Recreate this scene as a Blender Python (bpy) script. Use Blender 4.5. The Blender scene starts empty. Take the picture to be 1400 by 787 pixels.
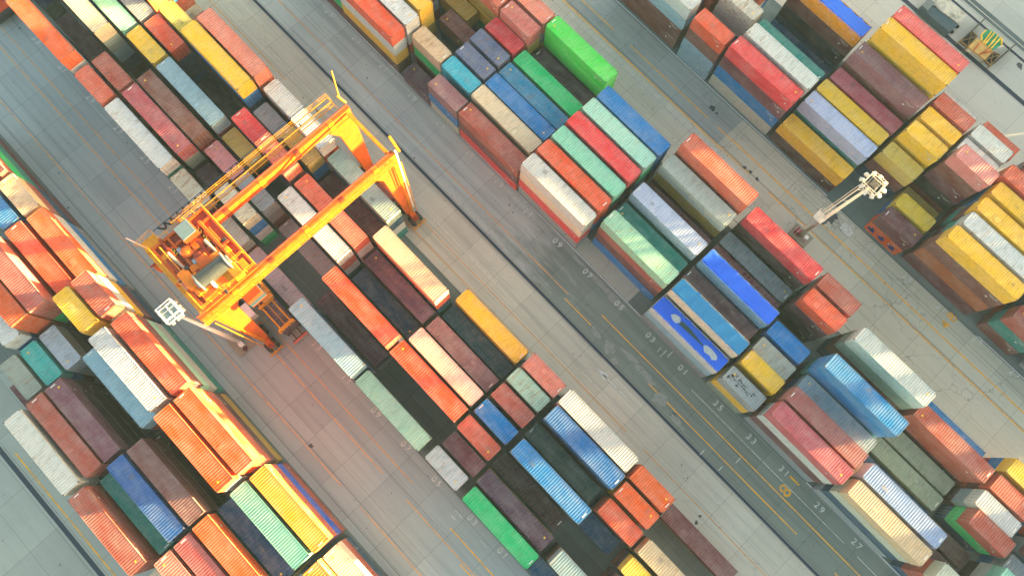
import bpy, math, random
import numpy as np
C = bpy.context.scene.collection
random.seed(11)
R = math.radians
# ------------------------------------------------------------------ camera, sky, sun, exposure
# yard axes: X runs along the container rows, Y across them, Z up
F_PX, YAW, TB, TC, CAM_H = (1013.320405, 0.81326, -0.213602, -0.030767, 105.969618)
def rot(a, b, c):
    Rz = np.array([[math.cos(a), -math.sin(a), 0], [math.sin(a), math.cos(a), 0], [0, 0, 1]])
    Rx = np.array([[1, 0, 0], [0, math.cos(b), -math.sin(b)], [0, math.sin(b), math.cos(b)]])
    Ry = np.array([[math.cos(c), 0, math.sin(c)], [0, 1, 0], [-math.sin(c), 0, math.cos(c)]])
    return Ry @ Rx @ Rz
RC = rot(YAW, TB, TC)
from mathutils import Matrix, Vector
cam = bpy.data.cameras.new('drone_camera')
cam.lens = F_PX / 1400 * 36; cam.sensor_width = 36; cam.clip_end = 3000; cam.clip_start = 1
co = bpy.data.objects.new('camera', cam); C.objects.link(co)
def cv(r): return (r[0], -r[1], -r[2])
xa, ya, za = cv(RC[0]), cv(-RC[1]), cv(-RC[2])
co.matrix_world = Matrix(((xa[0], ya[0], za[0], 0), (xa[1], ya[1], za[1], 0), (xa[2], ya[2], za[2], CAM_H), (0, 0, 0, 1)))
bpy.context.scene.camera = co
def at(px, py, h=0.0):
    """yard coordinates (u, v) of a survey point read off the photograph, at height h"""
    d = RC.T @ np.array([(px - 700) / F_PX, (py - 393.5) / F_PX, 1.0])
    s = (CAM_H - h) / d[2]
    return float(d[0] * s), float(d[1] * s)
SUN_EL, SUN_AZ = 5.0, math.atan2(0.564, 0.826)      # azimuth measured from +Y towards +X
w = bpy.data.worlds.new('World'); bpy.context.scene.world = w; w.use_nodes = True
nt = w.node_tree; bg = nt.nodes['Background']
sky = nt.nodes.new('ShaderNodeTexSky'); sky.sky_type = 'NISHITA'; sky.sun_disc = False
sky.sun_elevation = R(SUN_EL); sky.sun_rotation = SUN_AZ
sky.air_density = 1.0; sky.dust_density = 3.2; sky.ozone_density = 0.35
nt.links.new(sky.outputs[0], bg.inputs[0]); bg.inputs[1].default_value = 0.062
sl = bpy.data.lights.new('sun', 'SUN'); sl.energy = 4.4; sl.angle = R(0.5); sl.color = (1.0, 0.74, 0.32)
so = bpy.data.objects.new('sun', sl); C.objects.link(so)
sd = Vector((math.sin(SUN_AZ) * math.cos(R(SUN_EL)), math.cos(SUN_AZ) * math.cos(R(SUN_EL)), math.sin(R(SUN_EL))))
so.rotation_euler = sd.to_track_quat('Z', 'Y').to_euler()
so.location = (0, 0, 90)
vs = bpy.context.scene.view_settings
vs.view_transform = 'Standard'; vs.look = 'None'; vs.gamma = 1.0; vs.use_curve_mapping = False
vs.exposure = 4.14
cy = bpy.context.scene.cycles
cy.max_bounces = 5; cy.diffuse_bounces = 3; cy.glossy_bounces = 2; cy.transmission_bounces = 2

# ------------------------------------------------------------------ helpers
def s2l(c):
    return tuple(((x / 255) / 12.92 if x / 255 <= 0.04045 else ((x / 255 + 0.055) / 1.055) ** 2.4) for x in c)
class MB:
    """collects shapes; build() links them as ONE mesh object"""
    def __init__(s): s.v = []; s.f = []
    def add(s, vs_, fs):
        n = len(s.v); s.v += [tuple(p) for p in vs_]; s.f += [tuple(i + n for i in f) for f in fs]; return s
    def box(s, x0, x1, y0, y1, z0, z1):
        x0, x1 = min(x0, x1), max(x0, x1); y0, y1 = min(y0, y1), max(y0, y1); z0, z1 = min(z0, z1), max(z0, z1)
        return s.add([(x0, y0, z0), (x1, y0, z0), (x1, y1, z0), (x0, y1, z0), (x0, y0, z1), (x1, y0, z1), (x1, y1, z1), (x0, y1, z1)],
                     [(0, 3, 2, 1), (4, 5, 6, 7), (0, 1, 5, 4), (1, 2, 6, 5), (2, 3, 7, 6), (3, 0, 4, 7)])
    def beam(s, a, b, w_, h_, w2=None, h2=None):
        a, b = Vector(a), Vector(b); d = (b - a).normalized()
        up = Vector((0, 0, 1)) if abs(d.z) < 0.98 else Vector((1, 0, 0))
        sx = d.cross(up).normalized(); sy = sx.cross(d).normalized()
        w2 = w_ if w2 is None else w2; h2 = h_ if h2 is None else h2
        P = []
        for p, ww, hh in ((a, w_, h_), (b, w2, h2)):
            for i, j in ((-1, -1), (1, -1), (1, 1), (-1, 1)): P.append(p + sx * (i * ww / 2) + sy * (j * hh / 2))
        return s.add(P, [(0, 1, 2, 3)[::-1], (4, 5, 6, 7), (0, 1, 5, 4)[::-1], (1, 2, 6, 5)[::-1], (2, 3, 7, 6)[::-1], (3, 0, 4, 7)[::-1]][0:6])
    def tube(s, a, b, r, r2=None, n=8):
        a, b = Vector(a), Vector(b); d = (b - a).normalized(); r2 = r if r2 is None else r2
        up = Vector((0, 0, 1)) if abs(d.z) < 0.98 else Vector((1, 0, 0))
        sx = d.cross(up).normalized(); sy = sx.cross(d).normalized(); P = []
        for p, rr in ((a, r), (b, r2)):
            for i in range(n):
                t = 2 * math.pi * i / n; P.append(p + sx * (math.cos(t) * rr) + sy * (math.sin(t) * rr))
        F = [(i, (i + 1) % n, n + (i + 1) % n, n + i) for i in range(n)] + [tuple(range(n))[::-1], tuple(range(n, 2 * n))]
        return s.add(P, F)
    def poly(s, pts, z):
        return s.add([(p[0], p[1], z) for p in pts], [tuple(range(len(pts)))])
    def mesh(s, name):
        me = bpy.data.meshes.new(name); me.from_pydata(s.v, [], s.f)
        me.validate(); me.update(); return me
    def build(s, name, mat, parent=None, loc=None, bevel=0):
        me = s.mesh(name); me.materials.append(mat)
        bmfix(me)
        o = bpy.data.objects.new(name, me); C.objects.link(o)
        if parent: o.parent = parent
        if loc: o.location = loc
        if bevel:
            m = o.modifiers.new('bevel', 'BEVEL'); m.width = bevel; m.segments = 2; m.limit_method = 'ANGLE'
        return o
import bmesh
def bmfix(me):
    b = bmesh.new(); b.from_mesh(me); bmesh.ops.recalc_face_normals(b, faces=b.faces[:]); b.to_mesh(me); b.free()
def empty(name, loc, label, cat, group=None, rz=0):
    o = bpy.data.objects.new(name, None); C.objects.link(o); o.location = loc; o.rotation_euler = (0, 0, rz)
    o['label'] = label; o['category'] = cat
    if group: o['group'] = group
    return o
def tag(o, label, cat, group=None):
    o['label'] = label; o['category'] = cat
    if group: o['group'] = group
    return o
def W(u, v, h=0.0): return (u, -v, h)

# ------------------------------------------------------------------ materials
def newmat(name, rough=0.6, metal=0.0, spec=0.4):
    m = bpy.data.materials.new(name); m.use_nodes = True
    b = m.node_tree.nodes['Principled BSDF']
    b.inputs['Roughness'].default_value = rough; b.inputs['Metallic'].default_value = metal
    b.inputs['Specular IOR Level'].default_value = spec
    return m, m.node_tree, b
def N(nt, t, **k):
    n = nt.nodes.new(t)
    for a, b in k.items(): setattr(n, a, b)
    return n
def ramp(nt, src, p0, p1, c0=(0, 0, 0, 1), c1=(1, 1, 1, 1)):
    r = N(nt, 'ShaderNodeValToRGB'); e = r.color_ramp.elements
    e[0].position = p0; e[1].position = p1; e[0].color = c0; e[1].color = c1
    nt.links.new(src, r.inputs[0]); return r.outputs[0]
def noise(nt, vec, scale, detail=4, rough=0.6):
    n = N(nt, 'ShaderNodeTexNoise'); n.inputs['Scale'].default_value = scale
    n.inputs['Detail'].default_value = detail; n.inputs['Roughness'].default_value = rough
    nt.links.new(vec, n.inputs['Vector']); return n.outputs['Fac']
def mapping(nt, vec, sc=(1, 1, 1), loc=(0, 0, 0), r=(0, 0, 0)):
    n = N(nt, 'ShaderNodeMapping'); n.inputs['Scale'].default_value = sc; n.inputs['Location'].default_value = loc
    n.inputs['Rotation'].default_value = r
    nt.links.new(vec, n.inputs['Vector']); return n.outputs[0]
def mix(nt, fac, a, b, mode='MIX'):
    n = N(nt, 'ShaderNodeMix', data_type='RGBA', blend_type=mode)
    for s, x in ((n.inputs[0], fac), (n.inputs[6], a), (n.inputs[7], b)):
        if isinstance(x, (int, float)): s.default_value = x
        elif isinstance(x, tuple): s.default_value = x if len(x) == 4 else (*x, 1)
        else: nt.links.new(x, s)
    return n.outputs[2]
def math_(nt, op, a, b=0.0):
    n = N(nt, 'ShaderNodeMath', operation=op)
    for s, x in ((n.inputs[0], a), (n.inputs[1], b)):
        if isinstance(x, (int, float)): s.default_value = x
        else: nt.links.new(x, s)
    return n.outputs[0]
def bump(nt, b, h, strength=0.3, dist=0.02):
    n = N(nt, 'ShaderNodeBump'); n.inputs['Strength'].default_value = strength; n.inputs['Distance'].default_value = dist
    nt.links.new(h, n.inputs['Height']); nt.links.new(n.outputs[0], b.inputs['Normal'])

def steel_paint(name, attr=False):
    """weathered paint; the hue comes from each container's own colour"""
    m, nt, b = newmat(name, 0.55, 0, 0.3); L = nt.links.new
    oi = N(nt, 'ShaderNodeObjectInfo'); tc = N(nt, 'ShaderNodeTexCoord')
    if attr:
        at_ = N(nt, 'ShaderNodeAttribute', attribute_name='paint'); col = at_.outputs['Color']; rustk = at_.outputs['Alpha']
        vec = tc.outputs['Object']
    else:
        col = oi.outputs['Color']; rustk = oi.outputs['Alpha']
        add = N(nt, 'ShaderNodeVectorMath', operation='ADD')
        L(tc.outputs['Object'], add.inputs[0])
        mm = N(nt, 'ShaderNodeVectorMath', operation='SCALE'); mm.inputs[3].default_value = 1.0
        L(oi.outputs['Location'], mm.inputs[0])
        L(mm.outputs[0], add.inputs[1]); vec = add.outputs[0]
    fade = noise(nt, mapping(nt, vec, (0.35, 0.8, 0.6)), 1.0, 5, 0.6)
    c = mix(nt, math_(nt, 'MULTIPLY', ramp(nt, fade, 0.35, 0.75), 0.42), col, mix(nt, 0.55, col, (0.55, 0.52, 0.48)))
    grime = noise(nt, mapping(nt, vec, (1.1, 0.5, 1.4)), 1.3, 7, 0.7)        # washed across the ribs
    c = mix(nt, math_(nt, 'MULTIPLY', ramp(nt, grime, 0.48, 0.72), 0.5), c, mix(nt, 0.45, (0.05, 0.045, 0.04), col))
    spk = noise(nt, vec, 5.0, 3, 0.5)
    c = mix(nt, math_(nt, 'MULTIPLY', ramp(nt, spk, 0.66, 0.74), 0.55), c, (0.06, 0.05, 0.045))
    # rust: alpha of the container colour says how far it has gone
    rn = noise(nt, mapping(nt, vec, (1.5, 0.42, 1.2)), 1.2, 9, 0.78)
    rf = ramp(nt, math_(nt, 'ADD', rn, math_(nt, 'MULTIPLY', rustk, 0.34)), 0.71, 0.86)
    rust = mix(nt, spk, (0.17, 0.065, 0.02), (0.36, 0.19, 0.07))
    c = mix(nt, math_(nt, 'MULTIPLY', rf, 0.75), c, rust)
    L(c, b.inputs['Base Color'])
    L(ramp(nt, fade, 0.2, 0.8, (0.42, 0.42, 0.42, 1), (0.75, 0.75, 0.75, 1)), b.inputs['Roughness'])
    dent = noise(nt, mapping(nt, vec, (0.9, 0.9, 0.9)), 1.0, 3, 0.5)
    bump(nt, b, dent, 0.10, 0.05)
    return m
PAINT = steel_paint('container_paint'); PAINT_A = steel_paint('container_paint_mass', True)
def flat(name, rgb, rough=0.6, metal=0.0, var=0.25, sc=1.5, dirt=(0.05, 0.045, 0.04)):
    m, nt, b = newmat(name, rough, metal); tc = N(nt, 'ShaderNodeTexCoord')
    n = noise(nt, tc.outputs['Object'], sc, 6, 0.65)
    lin = s2l(rgb)
    c = mix(nt, math_(nt, 'MULTIPLY', ramp(nt, n, 0.45, 0.75), var), (*lin, 1), (*dirt, 1))
    nt.links.new(c, b.inputs['Base Color']); bump(nt, b, n, 0.15, 0.02); return m
def crane_paint(name, rgb):
    m, nt, b = newmat(name, 0.45); tc = N(nt, 'ShaderNodeTexCoord')
    n = noise(nt, tc.outputs['Object'], 0.7, 6, 0.7); n2 = noise(nt, mapping(nt, tc.outputs['Object'], (4, 4, 0.6)), 1.5, 5, 0.6)
    lin = s2l(rgb)
    c = mix(nt, math_(nt, 'MULTIPLY', ramp(nt, n, 0.38, 0.7), 0.55), (*lin, 1), (lin[0] * .5, lin[1] * .38, lin[2] * .6, 1))
    c = mix(nt, math_(nt, 'MULTIPLY', ramp(nt, n2, 0.54, 0.7), 0.55), c, (0.10, 0.045, 0.02, 1))
    nt.links.new(c, b.inputs['Base Color']); return m
CASTM = flat('casting_steel', (96, 84, 76), 0.6)
GASK = flat('door_rod_steel', (150, 148, 142), 0.4, 0.3)
BLACK = flat('tyre_rubber', (34, 36, 38), 0.8, 0, 0.3, 3, (0.1, 0.09, 0.08))
ORANGE = crane_paint('crane_orange', (206, 90, 14)); YEL = crane_paint('crane_yellow', (206, 138, 10))
DORANGE = crane_paint('crane_deck_orange', (146, 54, 20)); GREYST = flat('galvanised_steel', (150, 156, 158), 0.45, 0.5)
WHITEP = flat('white_paint', (222, 222, 214), 0.5, 0, 0.3, 4, (0.3, 0.3, 0.27)); DARK = flat('dark_steel', (44, 46, 50), 0.6)
MARKW = flat('road_white', (186, 188, 184), 0.7, 0, 0.95, 1.6, (0.18, 0.18, 0.17))
MARKY = flat('road_yellow', (222, 160, 30), 0.7, 0, 0.8, 0.9, (0.2, 0.18, 0.13))
MARKO = flat('road_orange', (196, 146, 88), 0.7, 0, 0.9, 0.7, (0.2, 0.18, 0.15))
MARKP = flat('road_white_worn', (190, 190, 182), 0.7, 0, 1.0, 2.5, (0.16, 0.16, 0.155))

def concrete(name, rgb, dark=0.55, bw=5.6, bh=3.75, off=(0, 0), jw=0.028, stain=0.5, streak=0.35, cracks=0.0, wet=0.0, blend=None):
    m, nt, b = newmat(name, 0.8, 0, 0.3); tc = N(nt, 'ShaderNodeTexCoord'); v = tc.outputs['Object']
    lin = s2l(rgb)
    br = N(nt, 'ShaderNodeTexBrick'); br.offset = 0.0; br.squash = 1.0
    br.inputs['Color1'].default_value = (1, 1, 1, 1); br.inputs['Color2'].default_value = (0.87, 0.87, 0.875, 1)
    br.inputs['Mortar'].default_value = (0.42, 0.42, 0.42, 1); br.inputs['Scale'].default_value = 1.0
    br.inputs['Mortar Size'].default_value = jw; br.inputs['Mortar Smooth'].default_value = 0.6; br.inputs['Bias'].default_value = -0.1
    br.inputs['Brick Width'].default_value = bw; br.inputs['Row Height'].default_value = bh
    nt.links.new(mapping(nt, v, (1, 1, 1), (off[0], off[1], 0)), br.inputs['Vector'])
    base = (*lin, 1)
    if blend:
        sx = N(nt, 'ShaderNodeSeparateXYZ'); nt.links.new(v, sx.inputs[0])
        wob = noise(nt, mapping(nt, v, (0.12, 0.5, 1)), 1.0, 6, 0.7)
        x_ = math_(nt, 'ADD', math_(nt, 'MULTIPLY', sx.outputs[0], 0.022), math_(nt, 'MULTIPLY', wob, 1.0))
        base = mix(nt, ramp(nt, x_, blend[0], blend[1]), (*s2l(blend[2]), 1), base)
    c = mix(nt, 1.0, base, br.outputs['Color'], 'MULTIPLY')
    big = noise(nt, v, 0.09, 5, 0.6)
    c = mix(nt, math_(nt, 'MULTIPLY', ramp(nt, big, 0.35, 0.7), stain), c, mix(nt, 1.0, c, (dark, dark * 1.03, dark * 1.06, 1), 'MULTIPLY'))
    st = noise(nt, mapping(nt, v, (0.035, 0.9, 1)), 1.0, 6, 0.7)                 # wheel tracks along the lanes
    c = mix(nt, math_(nt, 'MULTIPLY', ramp(nt, st, 0.46, 0.72), streak), c, mix(nt, 1.0, c, (.45, .5, .55, 1), 'MULTIPLY'))
    md = noise(nt, v, 0.8, 8, 0.75)
    c = mix(nt, math_(nt, 'MULTIPLY', ramp(nt, md, 0.5, 0.8), 0.35), c, mix(nt, 1.0, c, (1.25, 1.22, 1.15, 1), 'MULTIPLY'))
    fine = noise(nt, v, 7.0, 5, 0.8)
    c = mix(nt, math_(nt, 'MULTIPLY', ramp(nt, fine, 0.35, 0.65), 0.16), c, mix(nt, 1.0, c, (.55, .55, .55, 1), 'MULTIPLY'))
    bl = noise(nt, v, 1.7, 3, 0.4)
    c = mix(nt, math_(nt, 'MULTIPLY', ramp(nt, bl, 0.735, 0.755), 0.8), c, (0.03, 0.034, 0.038, 1))   # oil drops
    if cracks:
        dv = N(nt, 'ShaderNodeTexNoise'); dv.inputs['Scale'].default_value = 0.5; dv.inputs['Detail'].default_value = 6
        nt.links.new(v, dv.inputs['Vector'])
        ad = N(nt, 'ShaderNodeVectorMath', operation='MULTIPLY_ADD'); ad.inputs[1].default_value = (3, 3, 3)
        nt.links.new(dv.outputs['Color'], ad.inputs[0]); nt.links.new(v, ad.inputs[2])
        vo = N(nt, 'ShaderNodeTexVoronoi', feature='DISTANCE_TO_EDGE'); vo.inputs['Scale'].default_value = 0.17
        nt.links.new(ad.outputs[0], vo.inputs['Vector'])
        msk = ramp(nt, big, 0.42, 0.55)
        cr = math_(nt, 'MULTIPLY', ramp(nt, vo.outputs['Distance'], 0.002, 0.009, (1, 1, 1, 1), (0, 0, 0, 1)), msk)
        c = mix(nt, math_(nt, 'MULTIPLY', cr, cracks * 0.75), c, (0.10, 0.12, 0.13, 1))
    nt.links.new(c, b.inputs['Base Color'])
    if wet: nt.links.new(ramp(nt, st, 0.35, 0.65, (0.8, 0.8, 0.8, 1), (0.8 - wet, 0.8 - wet, 0.8 - wet, 1)), b.inputs['Roughness'])
    bump(nt, b, fine, 0.2, 0.01)
    return m

# ------------------------------------------------------------------ the ground and its markings
def struct(o): o['kind'] = 'structure'; return o
def sheet(name, u0, u1, v0, v1, z, mat):
    m = MB(); m.poly([(u0, -v1), (u1, -v1), (u1, -v0), (u0, -v0)], 0)
    o = m.build(name, mat); o.location = (0, 0, z); return struct(o)
U0, U1 = -190, 150
sheet('ground', -1500, 1500, -1500, 1500, 0, concrete('yard_concrete', (168, 166, 154)))
sheet('side_road_pavement', U0, U1, 41.8, 90, 0.004, concrete('cool_concrete', (158, 163, 154), 0.72, 7.4, 5.3, (3, 0.4), stain=0.5, streak=0.15))
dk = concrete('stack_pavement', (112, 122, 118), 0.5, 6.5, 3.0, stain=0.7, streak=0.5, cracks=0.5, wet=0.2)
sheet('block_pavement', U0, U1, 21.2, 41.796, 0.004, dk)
sheet('lane_pavement', U0, U1, 7.5, 21.196, 0.004, concrete('warm_lane_concrete', (152, 162, 163), 0.78, 5.65, 3.7, (1.2, 1.36), stain=0.35, streak=0.35))
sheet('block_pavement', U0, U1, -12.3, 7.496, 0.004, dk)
sheet('road', U0, U1, -21.05, -12.304, 0.004, concrete('lane_concrete', (188, 183, 168), 0.72, 5.65, 4.1, (0.5, 0.35), stain=0.5, streak=0.5, cracks=0.3))
sheet('road', U0, U1, -28.75, -21.054, 0.004, concrete('dark_asphalt', (122, 130, 122), 0.75, 5.65, 3.8, (0.5, 1.9), stain=0.6, streak=0.6, cracks=0.35, blend=(0.0, 0.28, (172, 176, 172))))
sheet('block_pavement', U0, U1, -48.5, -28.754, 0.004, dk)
sheet('road', U0, U1, -56.7, -48.504, 0.004, concrete('pale_lane_concrete', (184, 179, 162), 0.78, 5.65, 4.1, (2.2, 0.3), stain=0.5, streak=0.25, cracks=0.8))
sheet('road', U0, -9.0, -62.8, -56.704, 0.004, concrete('blue_grey_concrete', (152, 158, 154), 0.75, 5.65, 3.1, (2.2, 1.6), stain=0.6, streak=0.5, cracks=0.4))
sheet('road', -8.996, U1, -62.8, -56.704, 0.004, concrete('green_grey_concrete', (180, 177, 160), 0.8, 5.65, 3.1, (2.2, 1.6), stain=0.5, streak=0.3, cracks=0.9))
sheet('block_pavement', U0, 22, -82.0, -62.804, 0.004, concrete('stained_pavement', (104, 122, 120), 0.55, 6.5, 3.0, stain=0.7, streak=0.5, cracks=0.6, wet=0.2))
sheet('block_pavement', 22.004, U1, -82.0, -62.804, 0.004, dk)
sheet('quay_apron', U0, U1, -135, -82.004, 0.004, concrete('apron_concrete', (200, 194, 178), 0.85, 7.2, 6.2, (1, 2), stain=0.3, streak=0.15, cracks=0.2))
Z1 = 0.008
sheet('stained_strip', -12.6, -1.2, -31.7, -29.1, 0.0085, concrete('stained_strip_concrete', (168, 165, 152), 0.4, 30, 9, (2, 1), stain=0.3, streak=0.0, cracks=0.6))
def line(name, u0, u1, v, w_, mat, z=Z1, gaps=0):
    """one painted line; gaps > 0 breaks it where the paint has gone"""
    m = MB(); u = u0; rr = random.Random(int(abs(v * 100) + abs(u0)))
    while u < u1:
        step = min(u1 - u, rr.uniform(2, 7)) if gaps else min(u1 - u, 12)
        if not gaps or rr.random() > gaps:
            jl = rr.uniform(-.02, .02)
            m.poly([(u, -(v + w_ / 2 + jl)), (u + step - 0.01, -(v + w_ / 2 + jl)), (u + step - 0.01, -(v - w_ / 2)), (u, -(v - w_ / 2))], 0)
        u += step
    o = m.build(name, mat); o.location = (0, 0, z); return struct(o)
SEAM = flat('joint_filler', (84, 88, 88), 0.8, 0, 0.5, 0.5, (0.12, 0.12, 0.12))
TREN = flat('trench_cover', (12, 38, 58), 0.5, 0, 0.4, 2, (0.02, 0.03, 0.04))
CURB = concrete('kerb_concrete', (205, 205, 205), 0.7, 1.0, 1.0, stain=0.5, streak=0.1)
# left lane
line('lane_line', U0, 60, 12.85, 0.17, MARKO, gaps=0.05); line('lane_line', -130, -4, 10.8, 0.15, MARKO, gaps=0.05)
line('lane_line', 4, 70, 11.05, 0.16, MARKY, gaps=0.08); line('lane_line', 8.3, 60, 13.3, 0.16, MARKY, gaps=0.1)
line('lane_line', U0, 60, 18.05, 0.15, MARKO, gaps=0.05)
line('pavement_joint', U0, U1, 12.2, 0.05, SEAM); line('pavement_joint', U0, U1, 17.7, 0.06, SEAM); line('pavement_joint', U0, U1, 20.1, 0.08, SEAM)
# centre road
line('lane_line', U0, 100, -15.6, 0.15, MARKO, gaps=0.05); line('lane_line', -130, -1, -13.7, 0.14, MARKO, gaps=0.05)
line('lane_line', U0, -14, -17.0, 0.12, MARKP, gaps=0.0); line('lane_line', -13.5, 12, -17.05, 0.1, MARKP, gaps=0.3)
line('lane_line', U0, -8, -23.55, 0.16, MARKO, gaps=0.05); line('lane_line', -8, 120, -22.75, 0.17, MARKY, gaps=0.12)
line('lane_line', -2.5, 120, -24.95, 0.17, MARKY, gaps=0.02); line('lane_line', 14, 60, -26.6, 0.09, MARKP, gaps=0.35)
for v in (-20.45, -21.2): line('pavement_joint', U0, U1, v, 0.06, SEAM)
line('cable_trench', U0, U1, -20.8, 0.44, TREN, 0.012)
line('cable_trench', U0, U1, 48.45, 0.62, TREN, 0.012)
for v in (49.2, 47.85): line('pavement_joint', U0, U1, v, 0.05, SEAM)
line('lane_line', U0, U1, 47.2, 0.2, MARKY, gaps=0.04)
# right road
line('lane_line', U0, -8, -56.8, 0.2, MARKY, gaps=0.03); line('lane_line', -8, 120, -56.95, 0.16, MARKY, gaps=0.12)
line('lane_line', U0, -8, -59.0, 0.16, MARKY, gaps=0.15); line('lane_line', -8, 120, -59.1, 0.2, MARKY, gaps=0.03)
line('pavement_joint', U0, U1, -57.1, 0.09, SEAM); line('pavement_joint', U0, U1, -49.8, 0.08, SEAM); line('pavement_joint', -8, U1, -61.0, 0.04, SEAM)
# kerb edges of the blocks: real 12 cm steps
def kerb(u0, u1, v, w_=0.16):
    m = MB(); u = u0
    while u < u1 - 0.5:
        s_ = min(3.0, u1 - u); m.box(u, u + s_ - 0.02, -v - w_ / 2, -v + w_ / 2, 0, 0.10); u += s_
    return struct(m.build('kerb', CURB))
kerb(-150, 10.8, -28.95); kerb(-150, 8.3, -63.0); kerb(38, 100, -63.0); kerb(34, 100, -28.95)
# square paving slabs beside the inner right lane
m = MB(); rr = random.Random(3)
u = -90.0
while u < -2:
    for k, v in enumerate((-55.6, -54.25)):
        if k == 1 and u > -30: continue
        m.box(u + .03, u + 1.30, -v - .62, -v + .62, 0, 0.012 + rr.uniform(0, .012))
    u += 1.35
struct(m.build('paving_slabs', concrete('slab_concrete', (186, 183, 171), 0.8, 1.35, 1.35, stain=0.6, streak=0.1)))
# rails of the quay crane, far right
for v, w_, mt in ((-97.75, 0.75, TREN), (-103.6, 0.45, TREN), (-105.6, 1.5, dk)): line('crane_rail_bed', U0, U1, v, w_, mt, 0.012)
line('lane_line', U0, U1, -108.9, 0.35, MARKY, gaps=0.2); line('lane_line', U0, U1, -100.6, 0.14, MARKP, gaps=0.1)
m = MB()
for v in (-104.75, -105.5, -106.45): m.box(-150, 120, -v - .07, -v + .07, 0, 0.08)
struct(m.build('crane_rails', flat('rail_steel', (190, 186, 172), 0.4, 0.6)))
PALE = flat('pale_cement', (134, 136, 130), 0.9, 0, 0.9, 1.6, (0.13, 0.145, 0.135))
def splotch(pts, seed, r, z, mat, n=26, el=(1.0, 1.0), name='spilt_cement'):
    rr = random.Random(seed); m = MB(); cx, cyy = pts
    ph = [rr.uniform(0, 6.28) for _ in range(6)]
    P = []
    for i in range(n):
        t = 2 * math.pi * i / n; k = 1 + sum(0.16 / (j + 1) ** .4 * math.sin((j + 2) * t + ph[j]) for j in range(6))
        P.append((cx + r * el[0] * k * math.cos(t), -cyy + r * el[1] * k * math.sin(t)))
    m.poly(P, 0); o = m.build(name, mat); o.location = (0, 0, z + (seed % 40) * .0003); return struct(o)
for i, (px, py, r, el) in enumerate(((835, 403, 0.7, (4.5, .8)), (815, 383, .6, (3, .7)), (833, 475, .7, (1.5, 1.0)), (862, 487, .5, (3, .8)), (882, 512, .55, (3.4, .9)), (840, 493, .5, (1, 1)), (903, 545, .9, (1.3, .9)), (925, 575, .7, (1.6, .7)), (815, 455, .5, (2, .8)))):
    splotch(at(px, py), 40 + i, r, 0.0095, PALE, el=el)
OIL = flat('oil_stain', (56, 62, 66), 0.4, 0, 0.2)
for i, (px, py, r) in enumerate(((974, 148, .45), (920, 568, .42), (1135, 300, .6), (1126, 302, .5), (1140, 297, .6), (1150, 313, .3), (1127, 303, .4), (425, 609, .3), (1035, 245, .28), (1018, 229, .28), (1026, 235, .25), (980, 155, .2), (1394, 90, .5), (957, 705, .2), (952, 714, .25), (700, 112, .25), (502, 107, .12), (27, 39, .15))):
    splotch(at(px, py), 80 + i, r, 0.0105, OIL, name='oil_stain')
# painted numbers
def text(txt, px, py, size, mat, rz=0.0, name='painted_number', h=0.0):
    u, v = at(px, py)
    c = bpy.data.curves.new(name, 'FONT'); c.body = txt; c.size = size; c.align_x = 'CENTER'; c.align_y = 'CENTER'; c.space_character = 1.5; c.offset = 0.02
    t = bpy.data.objects.new(name, c); C.objects.link(t)
    dg = bpy.context.evaluated_depsgraph_get()
    me = bpy.data.meshes.new_from_object(t.evaluated_get(dg)); bpy.data.objects.remove(t)
    me.materials.clear(); me.materials.append(mat)
    o = bpy.data.objects.new(name, me); C.objects.link(o); o.location = (u, -v, 0.0125); o.rotation_euler = (0, 0, rz); return struct(o)
NUMS = [('25', 450.3, 18.4), ('23', 487.1, 55.2), ('21', 524.5, 92.9), ('19', 563.0, 133.1), ('17', 601.4, 171.2), ('15', 641.5, 211.3), ('13', 681.3, 250.8), ('11', 721.1, 291.4), ('09', 761.9, 332.2), ('07', 803.0, 374.0), ('05', 846.4, 417.5), ('03', 889.2, 461.3), ('01', 933.4, 505.7), ('35', 981.8, 554.1), ('33', 1027.0, 599.9), ('31', 1071.7, 643.7), ('29', 1120.2, 693.5), ('27', 1171.0, 743.3), ('33', 49.5, 55.2), ('31', 85.3, 94.3), ('29', 123.7, 135.4), ('27', 161.2, 177.9), ('25', 198.6, 218.0), ('23', 236.7, 258.1), ('13', 432.6, 472.6), ('11', 473.7, 517.8), ('09', 513.8, 563.5), ('07', 554.6, 609.6), ('05', 596.7, 657.7), ('03', 645.6, 710.6), ('01', 687.0, 755.7), ('21', 276.5, 300), ('19', 315.6, 343), ('17', 354.5, 386), ('15', 393.5, 429), ('35', 1192.1, 338.2), ('33', 1239.9, 380.0), ('31', 1286.4, 421.8), ('29', 1336.5, 465.9), ('27', 1387.0, 511.1), ('01', 1096, 258)]
for t_, px, py in NUMS: text(t_, px, py, 1.25, MARKW)
text('81', 1080.5, 664, 2.6, MARKY, R(90)); text('48', 1297.5, 439, 2.2, MARKY, R(90))
for px, py in ((868, 541), ): pass
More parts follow.
